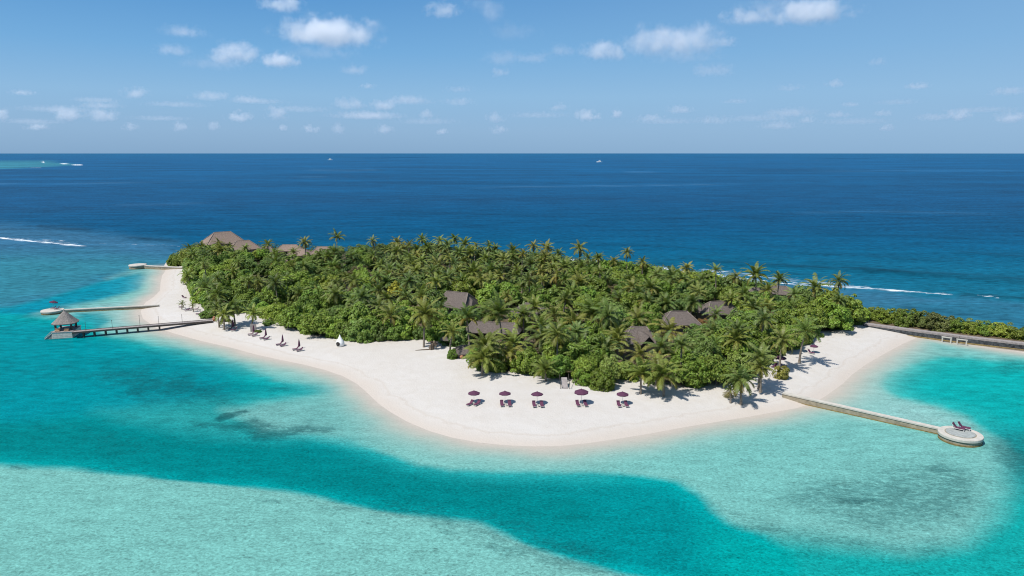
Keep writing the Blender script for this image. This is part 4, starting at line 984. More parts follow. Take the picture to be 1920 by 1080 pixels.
HP = [ # (u, v, height, size)
 (572,455,13,1.0),(632,446,13,1.35),(699,452,12,1.0),(502,460,9,1.0),(745,456,11,1),(767,460,11,1),(515,476,9,1),(550,473,8,.9),(460,466,8,1),(410,459,8,1),(385,478,8,1.1),(355,466,7,.9),(362,478,7,.9),
 (340,474,6,.8),(378,463,7,.9),(395,470,8,.9),(430,466,8,.9),(440,478,8,.9),(517,493,9,1.1),(625,500,10,1.2),(628,474,11,1),(352,516,7,.9),(387,540,10,1.2),(407,552,9,1.1),(407,577,8,1),(437,577,7.5,1),(476,588,6.5,.9),(420,590,6,.85),
 (485,531,9,1),(537,524,9,1),(562,551,8,1),(597,552,8,1.1),(710,545,10,1.1),(662,565,9,1.1),(670,577,8,1.1),(733,592,9,1.2),(765,483,11,1),(713,500,10,1),(730,520,10,1.1),(570,500,9,1),(600,480,9,1),(660,480,9,1),(700,480,10,1),(725,470,11,1),(545,500,9,.9),
 (792,449,13,1),(825,452,13,1),(852,449,13,1.1),(872,458,12,1),(892,461,12,1),(917,463,12,1),(929,466,11,.9),(962,471,11,1),(1000,462,12,1.1),(1025,466,12,1.1),(1047,476,11,1),(1086,466,13,1.25),(1122,483,11,.9),(1102,484,10,1),(1150,492,9,.8),(1176,474,12,1.0),
 (745,471,11,1.1),(767,486,11,1.1),(817,487,11,1.1),(800,466,12,1.1),(840,463,12,1.1),(860,476,12,1.1),(883,474,12,1),(945,487,11,1.1),(995,495,11,1.2),(1022,483,11,1.1),(887,512,11,1.2),(920,508,11,1.2),(858,508,11,1.2),(970,517,11,1.2),(820,500,11,1.2),(1060,500,10,1.1),(1090,500,10,1.1),(910,486,12,1.1),(940,505,11,1.1),(790,490,11,1.1),(870,492,11,1.1),(980,478,11,1),(1040,490,10,1),(900,500,11,1.1),(780,510,10,1.1),(840,522,10,1.1),(750,505,10,1),
 (1072,550,9,1.2),(762,556,9,1.1),(725,530,9,1.1),(797,590,10,1.4),(827,577,9,1.1),(875,596,9.5,1.25),(934,588,11,1.5),(982,590,9,1.2),(1002,577,9,1.1),(1040,590,10,1.4),(1075,606,9,1.4),(1110,588,10,1.5),(1014,613,8.5,1.3),(848,622,7.5,1.0),(910,652,8,1.4),(962,645,7,1.1),(1016,632,7,1.1),(1160,630,8,1.2),(1133,655,7.5,1.2),(1090,650,8,1.3),(905,672,6,1.1),(955,665,5,1),(1022,694,4.2,1),(1087,668,6,1.1),(1130,668,6,1.1),(1050,645,7,1.1),
 (1120,485,9,.8),(1205,492,9,.9),(1232,517,9,1.1),(1260,522,9,1.1),(1287,503,10,1),(1342,507,12,1.1),(1380,520,10,1),(1417,517,11,1.2),(1462,525,10,.9),(1530,540,9,1.15),(1573,527,11,1.0),(1317,525,9,1.1),(1395,551,10,1.2),(1282,542,9,1.2),(1197,552,9,1.2),(1250,570,8,1.2),(1300,568,9,1.2),(1160,560,8,1.1),(1372,562,9,1.1),(1415,580,9,1.3),(1437,576,8,1.1),(1342,590,8,1.1),(1112,596,8,1),(1255,622,8,1.3),(1240,652,7.5,1.1),(1157,640,7,1.1),(1200,665,7,1.2),(1232,682,7,1.2),(1337,625,7.5,1.1),(1340,648,7,1.1),(1467,638,8,1.25),(1510,621,9,1.25),(1425,671,7.5,1.3),(1485,576,8,1.1),(1202,702,6,1.25),(1241,704,6.2,1.3),(1387,712,5,1.2),(1427,690,6,1.1),
 (1440,545,8,1),(1490,552,8,1),(1220,540,9,1.1),(1140,520,9,1.1),(1180,525,9,1.1),(1110,530,9,1.1),]
SHOWN_TRUNK = {(797,590),(875,596),(934,588),(848,622),(1427,690),(1387,712),(1467,638),(1510,621),(1425,671)}
for (u, v, h, s) in HP:
    if (u, v) not in SHOWN_TRUNK and v > float(np.interp(u, [310,400,500,640,780,850,1000,1100,1260,1450,1600], [478,455,463,456,450,452,470,484,500,528,552])) + 26: h *= .80
    palm(u, v, h, s)
palm(341, 570, 1.9, .95, young=True); palm(1369, 731, 2.6, .9, young=True); palm(361, 573, 2.2, .8, young=True); palm(435, 605, 1.5, .55, young=True, var=1)
rp = random.Random(99); pts = [(a, b) for a, b, *_ in HP]; tries = 0
def sky_v(u): return float(np.interp(u, [310,325,350,400,500,600,640,700,780,850,900,1000,1100,1200,1260,1350,1450,1550,1600,1632,1640], [486,478,462,455,463,466,460,456,450,452,460,470,484,494,500,512,528,540,552,585,600]))
def blocked(u, v, rpx, y):
    for (x0, y0, x1, y1), yy in CLEAR:
        if y < yy and u + rpx * .8 > x0 and u - rpx * .8 < x1 and v + rpx * .8 > y0 and v - rpx * .8 < y1: return True
    return False
def in_foot(x, y, mrg):
    for cx, cy, rz, hx, hy in FOOT:
        dx, dy = x - cx, y - cy; a = dx * math.cos(rz) + dy * math.sin(rz); b = -dx * math.sin(rz) + dy * math.cos(rz)
        if abs(a) < hx + mrg and abs(b) < hy + mrg: return True
    return False
while tries < 6000 and len(PALMS) < 232:
    tries += 1
    u = rp.uniform(380, 1580); v = rp.uniform(458, 700); h = rp.uniform(7.5, 10.5)
    if v < sky_v(u) + 12: continue
    p = at(u, v, 1.3 + h)
    if sdf(np.array([[p.x, p.y]]), FOREST_W)[0] < 3.5 or in_foot(p.x, p.y, 1): continue
    dens = 1.0 if (700 < u < 1100 and v < 530) else .05
    if rp.random() > dens: continue
    k = ppm(p.x, p.y); 
    if any((u - a) ** 2 + ((v - b) * 1.5) ** 2 < (k * 3.6) ** 2 for a, b in pts): continue
    if blocked(u, v, 4.5 * k, p.y): continue
    pts.append((u, v)); palm(u, v, h, rp.uniform(.9, 1.15))

# ------------------------------------------------------------------ broadleaf trees and shrubs
def leafy_mesh(seed, rx=1.0, rz=1.0, clumps=42, per=62, leaf=.11, skirt=False, rough=.16):
    """unit crown about 1 m in radius, base at z = 0; leaves grouped in clumps so that light and gaps show"""
    r = np.random.default_rng(seed); V = []; 
    ph = r.uniform(0, 6.28, 6)
    cs = []
    k = 0
    while len(cs) < clumps:
        z = r.uniform(-.12 if not skirt else -.55, 1.0); a = r.uniform(0, 6.28); rr = math.sqrt(max(0, 1 - z * z))
        w = 1 + rough * (math.sin(2*a + ph[0]) + .7 * math.sin(3*a + ph[1] + 2*z) + .6 * math.sin(5*a + ph[2] + 4*z))
        q = np.array([rr * math.cos(a), rr * math.sin(a), z]) * w * r.uniform(.72, .92)
        if all(np.linalg.norm(q - c) > .24 for c in cs) or k > 400: cs.append(q); k = 0
        k += 1
    for c in cs:
        R_ = r.uniform(.15, .36); n = int(per * (R_ / .26) ** 2)
        d = r.normal(size=(n, 3)); d /= np.linalg.norm(d, axis=1)[:, None]
        out_ = c / (np.linalg.norm(c) + 1e-6); d = d + out_ * .55 + np.array([0, 0, .35]); d /= np.linalg.norm(d, axis=1)[:, None]
        pc_ = c + d * (R_ * r.uniform(.72, 1.08, n))[:, None]
        nr = d + r.normal(size=(n, 3)) * .38 + np.array([0, 0, .35]); nr /= np.linalg.norm(nr, axis=1)[:, None]
        t = np.cross(nr, r.normal(size=(n, 3))); t /= np.linalg.norm(t, axis=1)[:, None]; b = np.cross(nr, t)
        s = leaf * r.uniform(.65, 1.25, n)[:, None]
        V.append(np.stack([pc_ - t * s * .95, pc_ - b * s * .55 + nr * s * .1, pc_ + t * s * .95, pc_ + b * s * .55 + nr * s * .1], 1))
    # darker inner leaves so that gaps do not show straight through
    n = 420; d = r.normal(size=(n, 3)); d /= np.linalg.norm(d, axis=1)[:, None]; d[:, 2] = np.where(d[:, 2] < (-.5 if skirt else -.05), -d[:, 2], d[:, 2])
    pc_ = d * r.uniform(.35, .72, n)[:, None]; t = np.cross(d, r.normal(size=(n, 3))); t /= np.linalg.norm(t, axis=1)[:, None]; b = np.cross(d, t); s = leaf * 1.6
    V.append(np.stack([pc_ - t * s, pc_ - b * s * .7, pc_ + t * s, pc_ + b * s * .7], 1))
    V = np.concatenate(V).reshape(-1, 3); V[:, 2] = V[:, 2] * rz; V[:, :2] *= rx
    V[:, 2] += .12 if not skirt else .42
    V[:, 2] = np.maximum(V[:, 2], -.05)
    me = bpy.data.meshes.new("leaf_crown"); nq = len(V) // 4
    me.vertices.add(len(V)); me.vertices.foreach_set("co", V.astype(np.float32).ravel())
    me.loops.add(len(V)); me.loops.foreach_set("vertex_index", np.arange(len(V), dtype=np.int32))
    me.polygons.add(nq); me.polygons.foreach_set("loop_start", np.arange(0, len(V), 4, dtype=np.int32)); me.update(calc_edges=True)
    me.attributes.new("age", 'FLOAT', 'POINT'); me.materials.append(M_LEAF); return me
TREEV = [leafy_mesh(100 + i, 1, .9, 40 + 3 * (i % 4), 74, (.080, .10, .072)[i % 3], rough=(.24, .30, .20)[i % 3]) for i in range(9)]
SHRUBV = [leafy_mesh(200 + i, 1, .95, 50, 80, (.085, .10, .072)[i % 3], skirt=True, rough=(.16, .22)[i % 2]) for i in range(6)]
ROUNDV = [leafy_mesh(300 + i, 1, 1.0, 60, 90, .075, skirt=True, rough=.04) for i in range(2)]
TWIGV = [leafy_mesh(400 + i, 1, .8, 40, 46, .06, skirt=True, rough=.16) for i in range(2)]
def stem_mesh(seed):
    r = random.Random(seed); mb = MB()
    mb.tube([(0, 0, -1.0), (.02, .03, -.4), (.0, .05, .25)], [.055, .045, .035], 6)
    for k in range(6):
        a = k * 1.05 + r.uniform(-.3, .3); z = r.uniform(-.4, .1)
        mb.tube([(0.01, .04, z), (.3*math.cos(a), .3*math.sin(a), z + .3), (.6*math.cos(a), .6*math.sin(a), z + .55)], [.028, .02, .008], 5)
    return mb.mesh("stem", M_BARK)
STEMV = [stem_mesh(i) for i in range(4)]
BUSH = []; LG = [(0.108,0.166,0.028),(0.122,0.182,0.028),(0.094,0.146,0.028),(0.080,0.128,0.034),(0.138,0.186,0.030),(0.112,0.158,0.040)]
def bush(x, y, r_, top, kind, colr=None, seed=0, word=None):
    """kind tree: crown on a trunk; shrub: leaves to the ground"""
    r = random.Random(seed * 13 + 5); gz = max(ground_z(x, y) - .05, 0)
    name = {"tree": "broadleaf_tree", "shrub": "beach_shrub", "round": "clipped_shrub", "twig": "bare_thicket"}[kind]
    cat = {"tree": "tree", "shrub": "shrub", "round": "shrub", "twig": "thicket"}[kind]
    root = empty(name, (x, y, gz), 0, None, cat, {"tree": "broadleaf trees on the island", "shrub": "shrubs along the beach edge", "round": None, "twig": "bare brown thickets"}[kind])
    vs = {"tree": TREEV, "shrub": SHRUBV, "round": ROUNDV, "twig": TWIGV}[kind]; me = vs[r.randrange(len(vs))]
    hgt = top - gz
    if kind == "tree":
        ch = min(hgt * .72, r_ * 1.25); base = hgt - ch * 1.05
        c = link("crown", me, root, (0, 0, base)); c.scale = (r_, r_ * r.uniform(.88, 1.12), ch)
        st = link("trunk", STEMV[r.randrange(4)], root, (0, 0, base + ch * .1)); st.scale = (r_ * .9, r_ * .9, base + ch * .12)
    else:
        c = link("crown", me, root, (0, 0, 0)); c.scale = (r_, r_ * r.uniform(.9, 1.1), hgt / 1.4)
        st = link("stem", STEMV[r.randrange(4)], root, (0, 0, hgt * .45)); st.scale = (r_ * .8, r_ * .8, hgt * .45)
    c.rotation_euler = (0, 0, r.uniform(0, 6.28))
    g = colr or r.choice(LG); f = r.uniform(.80, 1.2) * (1.62 if kind in ('shrub', 'round') else 1.42); c.color = (g[0] * f * r.uniform(.92, 1.15), g[1] * f, g[2] * f * .9, 1)
    u, v = proj(x, y, top - hgt * .4)
    BUSH.append(dict(o=root, x=x, y=y, r=r_, h=hgt, u=float(u), v=float(v), kind=kind, c=g, word=word)); return root
def shrub_px(u, v, wpx, hpx, kind, label, colr=None, seed=0):
    p = on_sand(u, v); k = ppm(p.x, p.y); r_ = wpx / 2 / k; p.y += r_ * .8
    o = bush(p.x, p.y, r_, p.z + hpx / k, kind, colr, seed); o['label'] = label; BUSH[-1]['done'] = True; return o
shrub_px(848, 674, 21, 16, "round", "small round clipped shrub on sand by the hut corner", (0.075,0.125,0.02), 1)
shrub_px(1131, 734, 46, 38, "round", "big dome shaped shrub standing forward on sand behind the umbrellas", (0.098,0.150,0.022), 2)
shrub_px(1098, 726, 36, 30, "shrub", "bright rounded shrub between the timber gangway and dome shrub", (0.105,0.158,0.022), 3)
shrub_px(1468, 713, 25, 24, "shrub", "small yellowish shrub alone on sand at the right beach", (0.155,0.150,0.035), 4)
shrub_px(1369, 748, 20, 16, "twig", "dry brown tuft on the sand under the right leaning palms", (0.16,0.13,0.06), 5)
shrub_px(499, 610, 24, 6, "shrub", "flat green shrub by the first folded umbrella", (0.08,0.12,0.025), 6)
shrub_px(482, 624, 14, 4, "shrub", "low green mat at the foot of the grey beach screen", (0.09,0.13,0.03), 7)
shrub_px(422, 604, 14, 5, "shrub", "low green clump beside the terracotta jar", (0.07,0.11,0.025), 8)
shrub_px(385, 597, 34, 12, "shrub", "low green bush where the timber jetty reaches the trees", (0.07,0.115,0.022), 9)
for i, (u, v, w, h, lb) in enumerate(((320,500,20,18,"outermost green shrub on the far left sand tip"),(333,500,22,20,"green shrub second from the far left sand tip"),(347,500,22,22,"green shrub behind the short far left groyne"),(326,493,20,16,"darker shrub behind the outermost far left shrub"))):
    shrub_px(u, v, w, h, "shrub", lb, (0.11,0.15,0.026) if i < 3 else (0.085,0.12,0.026), 40 + i)
# yellow tree, brown thickets
def tree_px(u, v, wpx, top, kind, label, colr, seed):
    p = at(u, v, top * .7); k = ppm(p.x, p.y); o = bush(p.x, p.y, wpx / 2 / k, top, kind, colr, seed)
    if label: o['label'] = label; BUSH[-1]['done'] = True
tree_px(744, 544, 30, 8.5, "tree", "yellow leaved tree in the left middle of the forest", (0.22,0.20,0.03), 20)
for i, (u, v, w, t, lb) in enumerate(((985,553,44,7.5,"grey brown thicket left of the pointed grey roof"),(1130,606,38,6,"grey brown thicket left of the dormer villa"),(765,506,46,8,"brown thicket high among the upper left palms"),(1012,548,30,8,"grey twiggy thicket above the pointed grey roof"),(1150,540,60,6.5,"olive brown thicket in the right middle of the island"),(1315,605,30,5.5,"rust tinged thicket below the rounded villa roof"),(675,505,40,8,"brown thicket behind the yellow tree"))):
    tree_px(u, v, w, t, "twig", lb, (0.115,0.10,0.055) if i != 5 else (0.16,0.09,0.04), 30 + i)
BIGT = [(600,600,58,8),(560,590,56,7.5),(640,612,54,7.5),(690,622,52,7),(535,600,44,6.5),(575,622,46,6),(610,560,56,8.5),(520,555,52,8),(560,530,50,8.5),(450,525,50,8),(400,512,44,7),(480,535,48,8),(640,565,52,8),(700,600,46,7),(650,635,40,5),(590,635,36,5),(715,632,40,5.5),
 (1300,640,62,8),(1345,690,60,7),(1290,690,62,7),(1395,655,56,8),(1365,625,56,8.5),(1420,635,50,8),(1325,665,58,8),(1275,660,56,7.5),(1385,690,52,6.5),(1310,715,46,5),(1270,720,44,5),(1560,588,56,8.5),(1592,580,52,8.5),(1600,600,46,7),(1540,605,52,7.5),(1500,602,50,8),(1575,612,40,5.5),(1455,605,52,8),(1480,630,44,7),(1612,585,50,7.5),(1580,600,54,8.5),(1545,582,54,9),(1520,590,54,9),(1616,602,40,5),(1585,618,40,4.6),(1550,622,42,5.2),(1512,645,36,4.2),(1490,655,34,4.2),
 (1050,560,54,8),(1100,555,52,8),(1150,580,54,8),(1220,590,54,8),(1190,570,50,8.5),(1130,625,44,7),(1060,640,46,6.5),(1100,690,48,6),(1150,690,48,6),(1050,685,44,6),(985,680,42,5.5),(940,690,38,5),(1185,545,50,8.5),(1250,545,48,8.5),(1320,545,46,8)]
for i, (u, v, w, t) in enumerate(BIGT):
    p = at(u, v, t * .7)
    if sdf(np.array([[p.x, p.y]]), FOREST_W)[0] > 1.5 and not in_foot(p.x, p.y, 1.5) and not blocked(u, v, w * .4, p.y):
        tree_px(u, v, w, t + 1.2, "tree", None, LG[(0, 1, 4, 2, 1, 5)[i % 6]] if u < 1450 else LG[(1, 4)[i % 2]], 60 + i)
# front edge: shrubs right along the beach
taken = [(b['x'], b['y'], b['r']) for b in BUSH]
def try_bush(x, y, r_, top, kind, seed, gap=.62, colr=None):
    if in_foot(x, y, r_ * .55): return False
    for a, b, c in taken:
        if (x - a) ** 2 + (y - b) ** 2 < ((r_ + c) * gap) ** 2: return False
    u, v = proj(x, y, top); k = ppm(x, y)
    if v < sky_v(u) + 2: return False
    uc, vc = proj(x, y, top - r_ * .8)
    if blocked(float(uc), float(vc), r_ * k, y): return False
    taken.append((x, y, r_)); bush(x, y, r_, top, kind, colr, seed); return True
rb_ = random.Random(4); fw = FOREST_W; n_front = FOREST.index((1632, 600)); sd = 1000
for i in range(n_front):
    a, b = fw[i], fw[i + 1]; L = float(np.linalg.norm(b - a)); e = (b - a) / L; nrm = np.array([-e[1], e[0]])
    t = rb_.uniform(0, 2)
    while t < L:
        r_ = rb_.uniform(2.2, 4.0); q = a + e * t
        for sgn in (1, -1):
            w = q + nrm * sgn * r_ * .72
            if sdf(np.array([w]), FOREST_W)[0] > 0: break
        sd += 1; try_bush(w[0], w[1], r_, 1.3 + r_ * rb_.uniform(1.25, 1.75), "shrub", sd, .50)
        t += r_ * 1.05
# the body of the forest
lo, hi = FOREST_W.min(0), FOREST_W.max(0); cnt = 0
for k in range(16000):
    x, y = rb_.uniform(lo[0], hi[0]), rb_.uniform(lo[1], hi[1])
    s = sdf(np.array([[x, y]]), FOREST_W)[0]
    if s < 1.8: continue
    far_ = y > 300
    r_ = rb_.choice((rb_.uniform(2.4, 3.4), rb_.uniform(3.2, 4.8), rb_.uniform(4.4, 5.6))) + (.7 if far_ else 0); r_ = min(r_, s + 1.6)
    if r_ < 2: continue
    u0, v0 = proj(x, y, 6.0)
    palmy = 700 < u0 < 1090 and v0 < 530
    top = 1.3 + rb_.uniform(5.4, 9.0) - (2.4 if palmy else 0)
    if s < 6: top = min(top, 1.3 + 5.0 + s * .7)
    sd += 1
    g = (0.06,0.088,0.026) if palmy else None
    # stay under the skyline of the photograph's canopy
    for _ in range(4):
        if proj(x, y, top)[1] < sky_v(float(u0)) + 3: top -= .9
    if top < 3.2: continue
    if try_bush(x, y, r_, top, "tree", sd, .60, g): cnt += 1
    if cnt >= 296: break
print("palms", len(PALMS), "bushes", len(BUSH), "trees", cnt)
# hedge behind the boardwalk
hg = [(1655,601,34,18,(0.10,0.14,0.02)),(1680,604,36,24,(0.105,0.145,0.022)),(1703,608,34,28,(0.09,0.13,0.022)),(1728,609,38,22,(0.062,0.072,0.022)),(1752,613,36,25,(0.058,0.066,0.022)),(1775,616,34,23,(0.062,0.070,0.022)),(1796,618,34,21,(0.10,0.135,0.022)),(1822,621,36,19,(0.108,0.145,0.022)),(1848,624,36,18,(0.10,0.14,0.022)),(1874,627,36,18,(0.11,0.148,0.022)),(1900,630,36,18,(0.105,0.14,0.022)),(1928,633,38,17,(0.10,0.138,0.022)),(1960,637,40,17,(0.10,0.138,0.022)),(1995,641,40,17,(0.10,0.138,0.022)),(1641,594,22,18,(0.08,0.11,0.02))]
HW = ["first bright hedge shrub right of the forest", "second bright hedge shrub right of the forest", "third bright hedge shrub, left of the dark ones", "leftmost of three dark olive hedge shrubs behind the boardwalk", "middle of three dark olive hedge shrubs behind the boardwalk", "rightmost of three dark olive hedge shrubs behind the boardwalk",
      "bright hedge shrub just right of the dark olive ones", "bright hedge shrub behind the right white frame", "bright hedge shrub past the white frames", "bright hedge shrub, third from the right picture edge", "bright hedge shrub, second from the right picture edge", "bright hedge shrub cut by the right picture edge", "hedge shrub just beyond the right picture edge", "last hedge shrub beyond the right picture edge", "dark hedge shrub where boardwalk meets the forest"]
for i, (u, v, w, h, g) in enumerate(hg):
    p = at(u, v, 1.6); k = ppm(p.x, p.y); o = bush(p.x, p.y + 0.9, w / 2 / k, 1.5 + h / k, "shrub", g, 700 + i); o['label'] = HW[i]; o['group'] = "hedge behind the boardwalk"; BUSH[-1]['done'] = True

# ------------------------------------------------------------------ undergrowth between the trunks
n = 52000; P0 = np.stack([rng.uniform(lo[0], hi[0], n * 2), rng.uniform(lo[1], hi[1], n * 2)], -1)
s0 = sdf(P0, FOREST_W); ok = s0 > .6; P0 = P0[ok][:n]; s0 = s0[ok][:n]
for cx, cy, rz, hx, hy in FOOT:
    dx, dy = P0[:, 0] - cx, P0[:, 1] - cy; a = dx * math.cos(rz) + dy * math.sin(rz); b = -dx * math.sin(rz) + dy * math.cos(rz)
    k = ~((abs(a) < hx + .3) & (abs(b) < hy + .3)); P0, s0 = P0[k], s0[k]
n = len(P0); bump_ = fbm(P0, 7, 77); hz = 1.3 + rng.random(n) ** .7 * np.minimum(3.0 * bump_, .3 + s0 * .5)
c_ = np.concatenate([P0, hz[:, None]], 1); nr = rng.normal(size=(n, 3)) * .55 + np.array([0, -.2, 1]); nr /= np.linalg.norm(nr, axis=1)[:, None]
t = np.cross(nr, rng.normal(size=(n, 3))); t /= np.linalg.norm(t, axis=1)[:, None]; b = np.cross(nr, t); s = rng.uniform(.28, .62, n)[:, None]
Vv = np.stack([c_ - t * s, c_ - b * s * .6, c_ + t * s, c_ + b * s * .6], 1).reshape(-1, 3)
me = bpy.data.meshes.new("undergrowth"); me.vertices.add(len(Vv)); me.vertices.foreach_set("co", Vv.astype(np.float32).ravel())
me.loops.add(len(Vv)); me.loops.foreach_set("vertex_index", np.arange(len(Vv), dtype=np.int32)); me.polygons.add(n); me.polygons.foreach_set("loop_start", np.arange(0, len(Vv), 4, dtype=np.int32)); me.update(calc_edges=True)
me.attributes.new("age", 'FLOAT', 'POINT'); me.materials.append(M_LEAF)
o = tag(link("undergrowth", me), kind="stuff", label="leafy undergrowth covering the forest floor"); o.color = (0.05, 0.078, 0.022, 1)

# ------------------------------------------------------------------ clouds: lumps of vapour, each a closed volume far out over the sea
m, nt, out = mat("cloud_vapour")
oi = nt.nodes.new("ShaderNodeObjectInfo"); sp_ = nt.nodes.new("ShaderNodeSeparateColor"); nt.links.new(oi.outputs['Color'], sp_.inputs[0])
tc = nt.nodes.new("ShaderNodeTexCoord").outputs['Object']; P_ = pos(nt)
ln = nt.nodes.new("ShaderNodeVectorMath"); ln.operation = 'LENGTH'; nt.links.new(tc, ln.inputs[0])
sv_ = nt.nodes.new("ShaderNodeVectorMath"); sv_.operation = 'SCALE'; nt.links.new(P_, sv_.inputs[0]); nt.links.new(sp_.outputs[1], sv_.inputs['Scale'])
nz = noise(nt, sv_.outputs[0], 1.0, 6, 0.62)
sepc = nt.nodes.new("ShaderNodeSeparateXYZ"); nt.links.new(tc, sepc.inputs[0])
core = math_(nt, 'SUBTRACT', 0.74, ln.outputs['Value'])
f = math_(nt, 'ADD', core, math_(nt, 'MULTIPLY', math_(nt, 'SUBTRACT', nz, 0.5), 2.3))
f = mapr(nt, f, 0.0, 0.85, 0, 1, True)
f = math_(nt, 'MULTIPLY', f, mapr(nt, sepc.outputs[2], -0.72, -0.10, 0, 1, True))
f = math_(nt, 'MULTIPLY', f, mapr(nt, ln.outputs['Value'], 0.80, 0.99, 1, 0))
dens = math_(nt, 'MULTIPLY', f, sp_.outputs[0])
vs_ = nt.nodes.new("ShaderNodeVolumeScatter"); cc_ = nt.nodes.new('ShaderNodeCombineColor'); [nt.links.new(sp_.outputs[2], cc_.inputs[k]) for k in range(3)]; nt.links.new(cc_.outputs[0], vs_.inputs['Color']); vs_.inputs['Anisotropy'].default_value = 0.25
nt.links.new(dens, vs_.inputs['Density']); nt.links.new(vs_.outputs[0], out.inputs['Volume'])
mb = MB(); mb.lathe([(0.02, -1)] + [(math.cos(a), math.sin(a)) for a in np.linspace(-1.4, 1.4, 9)] + [(0.02, 1)], 16); cm = mb.mesh("cloud", m)
CL = [ # u, v, w, h, optical depth
 (620,64,190,58,7),(530,10,86,32,3.2),(442,102,100,46,5),(527,114,72,34,5),(325,94,66,24,.8),(345,60,76,22,.8),(830,20,66,30,3),(922,24,66,44,1.2),(665,132,56,22,1.0),(690,162,32,12,.8),(255,176,52,24,1.6),(395,181,76,20,1.2),(460,186,50,16,.9),
 (125,215,52,32,4),(195,218,58,28,3),(190,198,80,14,.8),(42,174,46,12,.8),(520,213,46,28,3.5),(450,220,52,24,2.4),(337,239,28,22,2.5),(243,238,30,18,2.2),(402,237,24,20,2.2),(655,195,64,26,2.4),(718,198,56,22,2.4),(690,217,140,16,1.4),(765,187,80,18,.9),(803,215,34,20,2.2),(930,221,40,22,1.8),(585,243,36,18,2),(635,243,28,24,2.2),(722,244,36,22,2.2),(530,240,22,14,2.4),(828,247,28,14,1.8),(935,244,36,18,1.8),(945,110,70,34,.8),(936,137,42,20,.9),(70,238,46,16,1.6),(2,215,26,30,2.4),(860,192,66,18,.9),
 (1285,80,140,62,5),(1222,82,120,60,4.6),(1132,98,88,40,4.2),(1355,80,66,20,1.2),(1515,24,160,48,6),(1400,32,100,34,2.8),(1335,133,84,26,1.2),(1050,96,66,26,.9),(1000,110,76,20,.8),(1565,157,40,18,1.3),(1722,162,46,14,1.2),(1890,172,66,18,1.3),(1647,116,38,18,.9),(1047,202,42,18,1.4),(1100,218,52,24,3.2),(1155,214,24,22,4),(1275,206,56,18,1.4),(1515,225,30,16,2),(1460,235,80,18,1.2),(1797,217,40,26,4),(1895,220,60,28,3.4),(1662,240,30,16,1.8),(1340,226,70,20,1.2),(1655,213,40,14,1.2),(1595,196,36,10,.8),(1480,212,100,20,1.2),(1750,220,70,16,1.1),(1220,222,60,16,1.0),(1570,215,50,14,1.0)]
CL += [(110,205,150,14,-.7),(330,196,120,12,-.6),(560,205,130,14,-.6),(800,228,130,14,.35),(1010,216,130,13,-.6),(1420,222,140,15,-.7),(1600,228,140,14,.35),(1840,206,130,12,-.6),(60,228,120,12,.35),(300,222,110,11,.35),(1250,228,130,12,.35),(960,60,110,36,-.7),(1450,10,150,30,-.7),(600,100,150,26,-.6),(400,120,140,26,-.6),(1280,108,150,24,-.5),(900,8,80,30,-.8),(345,60,90,26,-.8),(325,95,80,26,-.8),(945,108,90,32,-.9),(1480,165,60,14,-.7),(1380,190,60,12,-.7),(1680,192,80,12,-.7),(860,168,60,14,-.6),(180,188,90,12,-.8),(480,190,110,12,-.8),(770,190,100,16,-.8)]
def place_words(u, v, w):
    a = "far left" if u < 250 else "left" if u < 700 else "middle" if u < 1150 else "right" if u < 1600 else "far right"
    b = "top" if v < 70 else "upper" if v < 150 else "lower" if v < 205 else "near the horizon"
    return a, b
order = sorted(range(len(CL)), key=lambda i: CL[i][0]); rc_ = random.Random(3); cloud0 = None; used_l = {}
for i in order:
    u, v, w, h, od = CL[i]; grey = od < 0; od = abs(od); d = ray(u, v); el = math.atan2(d[2], math.hypot(d[0], d[1]))
    alt = 1500 + rc_.uniform(-120, 160); D = min((alt - H) / math.tan(el), 42000) / math.hypot(d[0], d[1]); c = Vector((d[0] * D, d[1] * D, H + d[2] * D))
    k = F / (c.y * CP - (c.z - H) * SP); W_, H_ = w / k / 2 * 1.38, h / k / 2 * 1.55; Dp_ = max(W_ * .7, H_)
    if cloud0 is None: o = link("cloud", cm); cloud0 = o
    else: o = cloud0.copy(); COL.objects.link(o)
    o.location = c; o.scale = (W_, Dp_, H_); o.rotation_euler = (0, 0, math.atan2(-c.x, c.y))
    od *= .9 if v > 200 else 1
    o.color = (od * (0.8 if w > 60 else 1.1) / (2 * min(H_, Dp_)), 2.6 / (2 * H_), .52 if grey else (.94 if v < 190 else .86), 1)  # grey clouds get their self-shading from a darker scatter colour
    hz_, vt = place_words(u, v, w); size = "broad" if w > 120 else "small" if w < 45 else "medium"; tone = "faint grey" if grey else "bright white puffy" if od >= 3 else "pale" if od >= 1.5 else "faint grey"
    lb = "%s %s cloud, %s, %s side of the sky" % (size, tone, vt if vt.startswith("near") else vt + " sky", hz_)
    used_l.setdefault(lb, []).append((o, u))
    tag(o, lb, "cloud", "fair weather clouds")

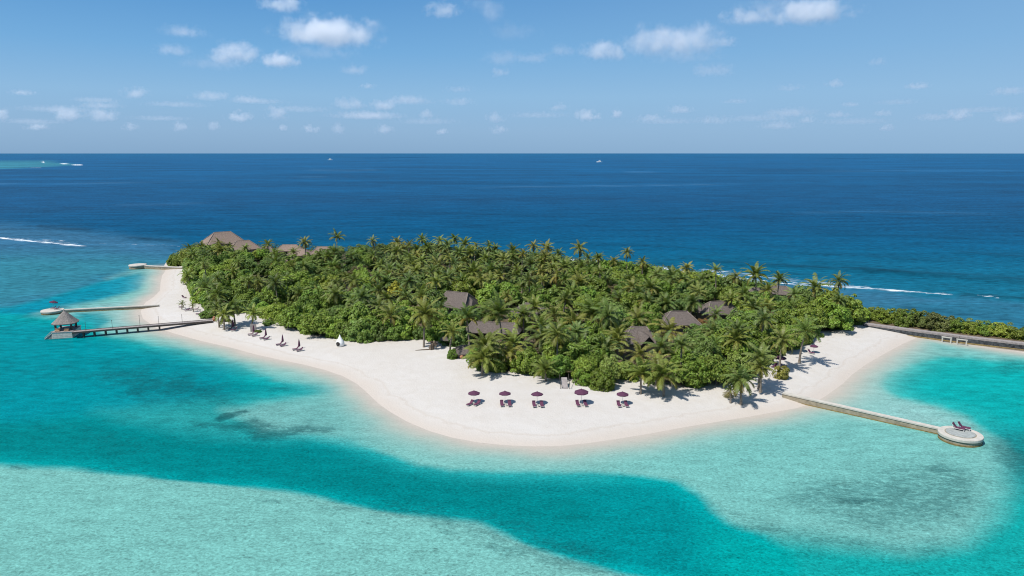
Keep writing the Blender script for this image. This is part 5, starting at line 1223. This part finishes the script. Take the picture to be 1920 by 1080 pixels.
# ------------------------------------------------------------------ labels that single each plant and cloud out
ORDW = ["", "second ", "third ", "fourth ", "fifth ", "sixth ", "seventh ", "eighth ", "ninth ", "tenth ", "eleventh ", "twelfth "]
def rank_from_left(items, phrase):
    """items: (object, u); phrase(rankword) -> label"""
    items = sorted(items, key=lambda t: t[1]); n = len(items)
    for i, (o, u) in enumerate(items):
        if n == 1: w = ""
        elif i == 0: w = "leftmost"
        elif i == n - 1: w = "rightmost"
        elif i <= (n - 1) / 2: w = ORDW[i].strip() + " from left"
        else: w = ORDW[n - 1 - i].strip() + " from right"
        o['label'] = phrase(w)
for lb, its in used_l.items():
    if len(its) > 1: rank_from_left(its, lambda w, lb=lb: lb.replace(" side of the sky", " sky") + ", " + w + " of its kind")
MARKS = {"tallest tan": "the tallest pavilion", "tan hipped pavilion": "the second pavilion", "low grey thatched": "the low grey far roof", "wide tan roof": "the wide tan far roof", "tan hipped roof in front": "the lone far palm's roof", "tan hipped roof beside": "the tan roof by the tallest palm",
 "low pinkish": "the low pinkish roof", "grey villa roof with a dark gable": "the gabled villa", "pointed grey": "the pointed grey roof", "long low": "the long veranda roof", "small thatched hut": "the small beach hut", "grey villa roof with a dormer": "the dormer villa", "rounded grey": "the rounded villa roof",
 "grey villa roof behind palms": "the farther villa", "small grey roof": "the small surf side roof", "grey roof nearest": "the surf end roof"}
LM = []
for t, u, v in LANDMARKS:
    for k, w in MARKS.items():
        if t.startswith(k): t = w
    t = t.replace("folded umbrella nearest the timber jetty", "first folded umbrella").replace("folded umbrella by the grey beach screen", "second folded umbrella").replace("folded umbrella nearest the white pod", "last folded umbrella").replace("folded umbrella third from the timber jetty", "third folded umbrella").replace("folded umbrella fourth from the timber jetty", "fourth folded umbrella")
    if t.startswith("the "): LM.append((t, u, v))
LM += [("the yellow leaved tree", 744, 544), ("the dome shrub", 1131, 715), ("the small yellowish shrub", 1468, 703), ("the boardwalk's landward end", 1625, 605), ("the empty white platform", 258, 496)]
def where(u, v):
    best = min(LM, key=lambda m: (m[1] - u) ** 2 + ((m[2] - v) * 1.6) ** 2); du, dv = u - best[1], (v - best[2]) * 1.6
    if abs(du) > abs(dv): r = "left of" if du < 0 else "right of"
    else: r = "behind" if dv < 0 else "in front of"
    return r, best
def green(c):
    if c[0] > .15: return "yellowish"
    return "fresh green" if c[1] > .13 else "dark green" if c[1] < .086 else "mid green"
def label_set(items, noun):
    groups = {}
    for it in items:
        r, m_ = where(it['u'], it['v']); it['d'] = (it['u'] - m_[1]) ** 2 + (it['v'] - m_[2]) ** 2
        groups.setdefault((r, m_[0]), []).append(it)
    for (r, mname), its in groups.items():
        its.sort(key=lambda t: t['d'])
        for k, it in enumerate(its):
            rk = "nearest" if k == 0 else (ORDW[k].strip() if k < 12 else str(k + 1) + "th") + " nearest"
            it['o']['label'] = "%s, %s %s %s" % (noun(it), rk, r, mname)
def pn(it):
    s = "young" if it['h'] < 4 else "short" if it['h'] < 7.2 else "tall" if it['h'] > 10.5 else "mid height"
    return "%s palm, %s" % (s, it['word'])
label_set(PALMS, pn)
label_set([b for b in BUSH if b['kind'] == "tree" and not b.get('done')], lambda b: "%s %s tree" % ("low" if b['h'] < 4.6 else "high" if b['h'] > 6.4 else "mid height", green(b['c'])))
label_set([b for b in BUSH if b['kind'] == "shrub" and not b.get('done')], lambda b: "%s %s shrub" % ("small" if b['r'] < 2.5 else "broad", green(b['c'])))

for o in COL.objects:                    # keep every label within sixteen words
    if o.get('label') and len(o['label'].split()) > 16:
        w = o['label'].replace("mid height ", "medium ").replace("coming ", ""); p = w.split(", ")
        if len(w.split()) > 16 and len(p) > 2: w = p[0] + ", " + p[-1]
        o['label'] = w
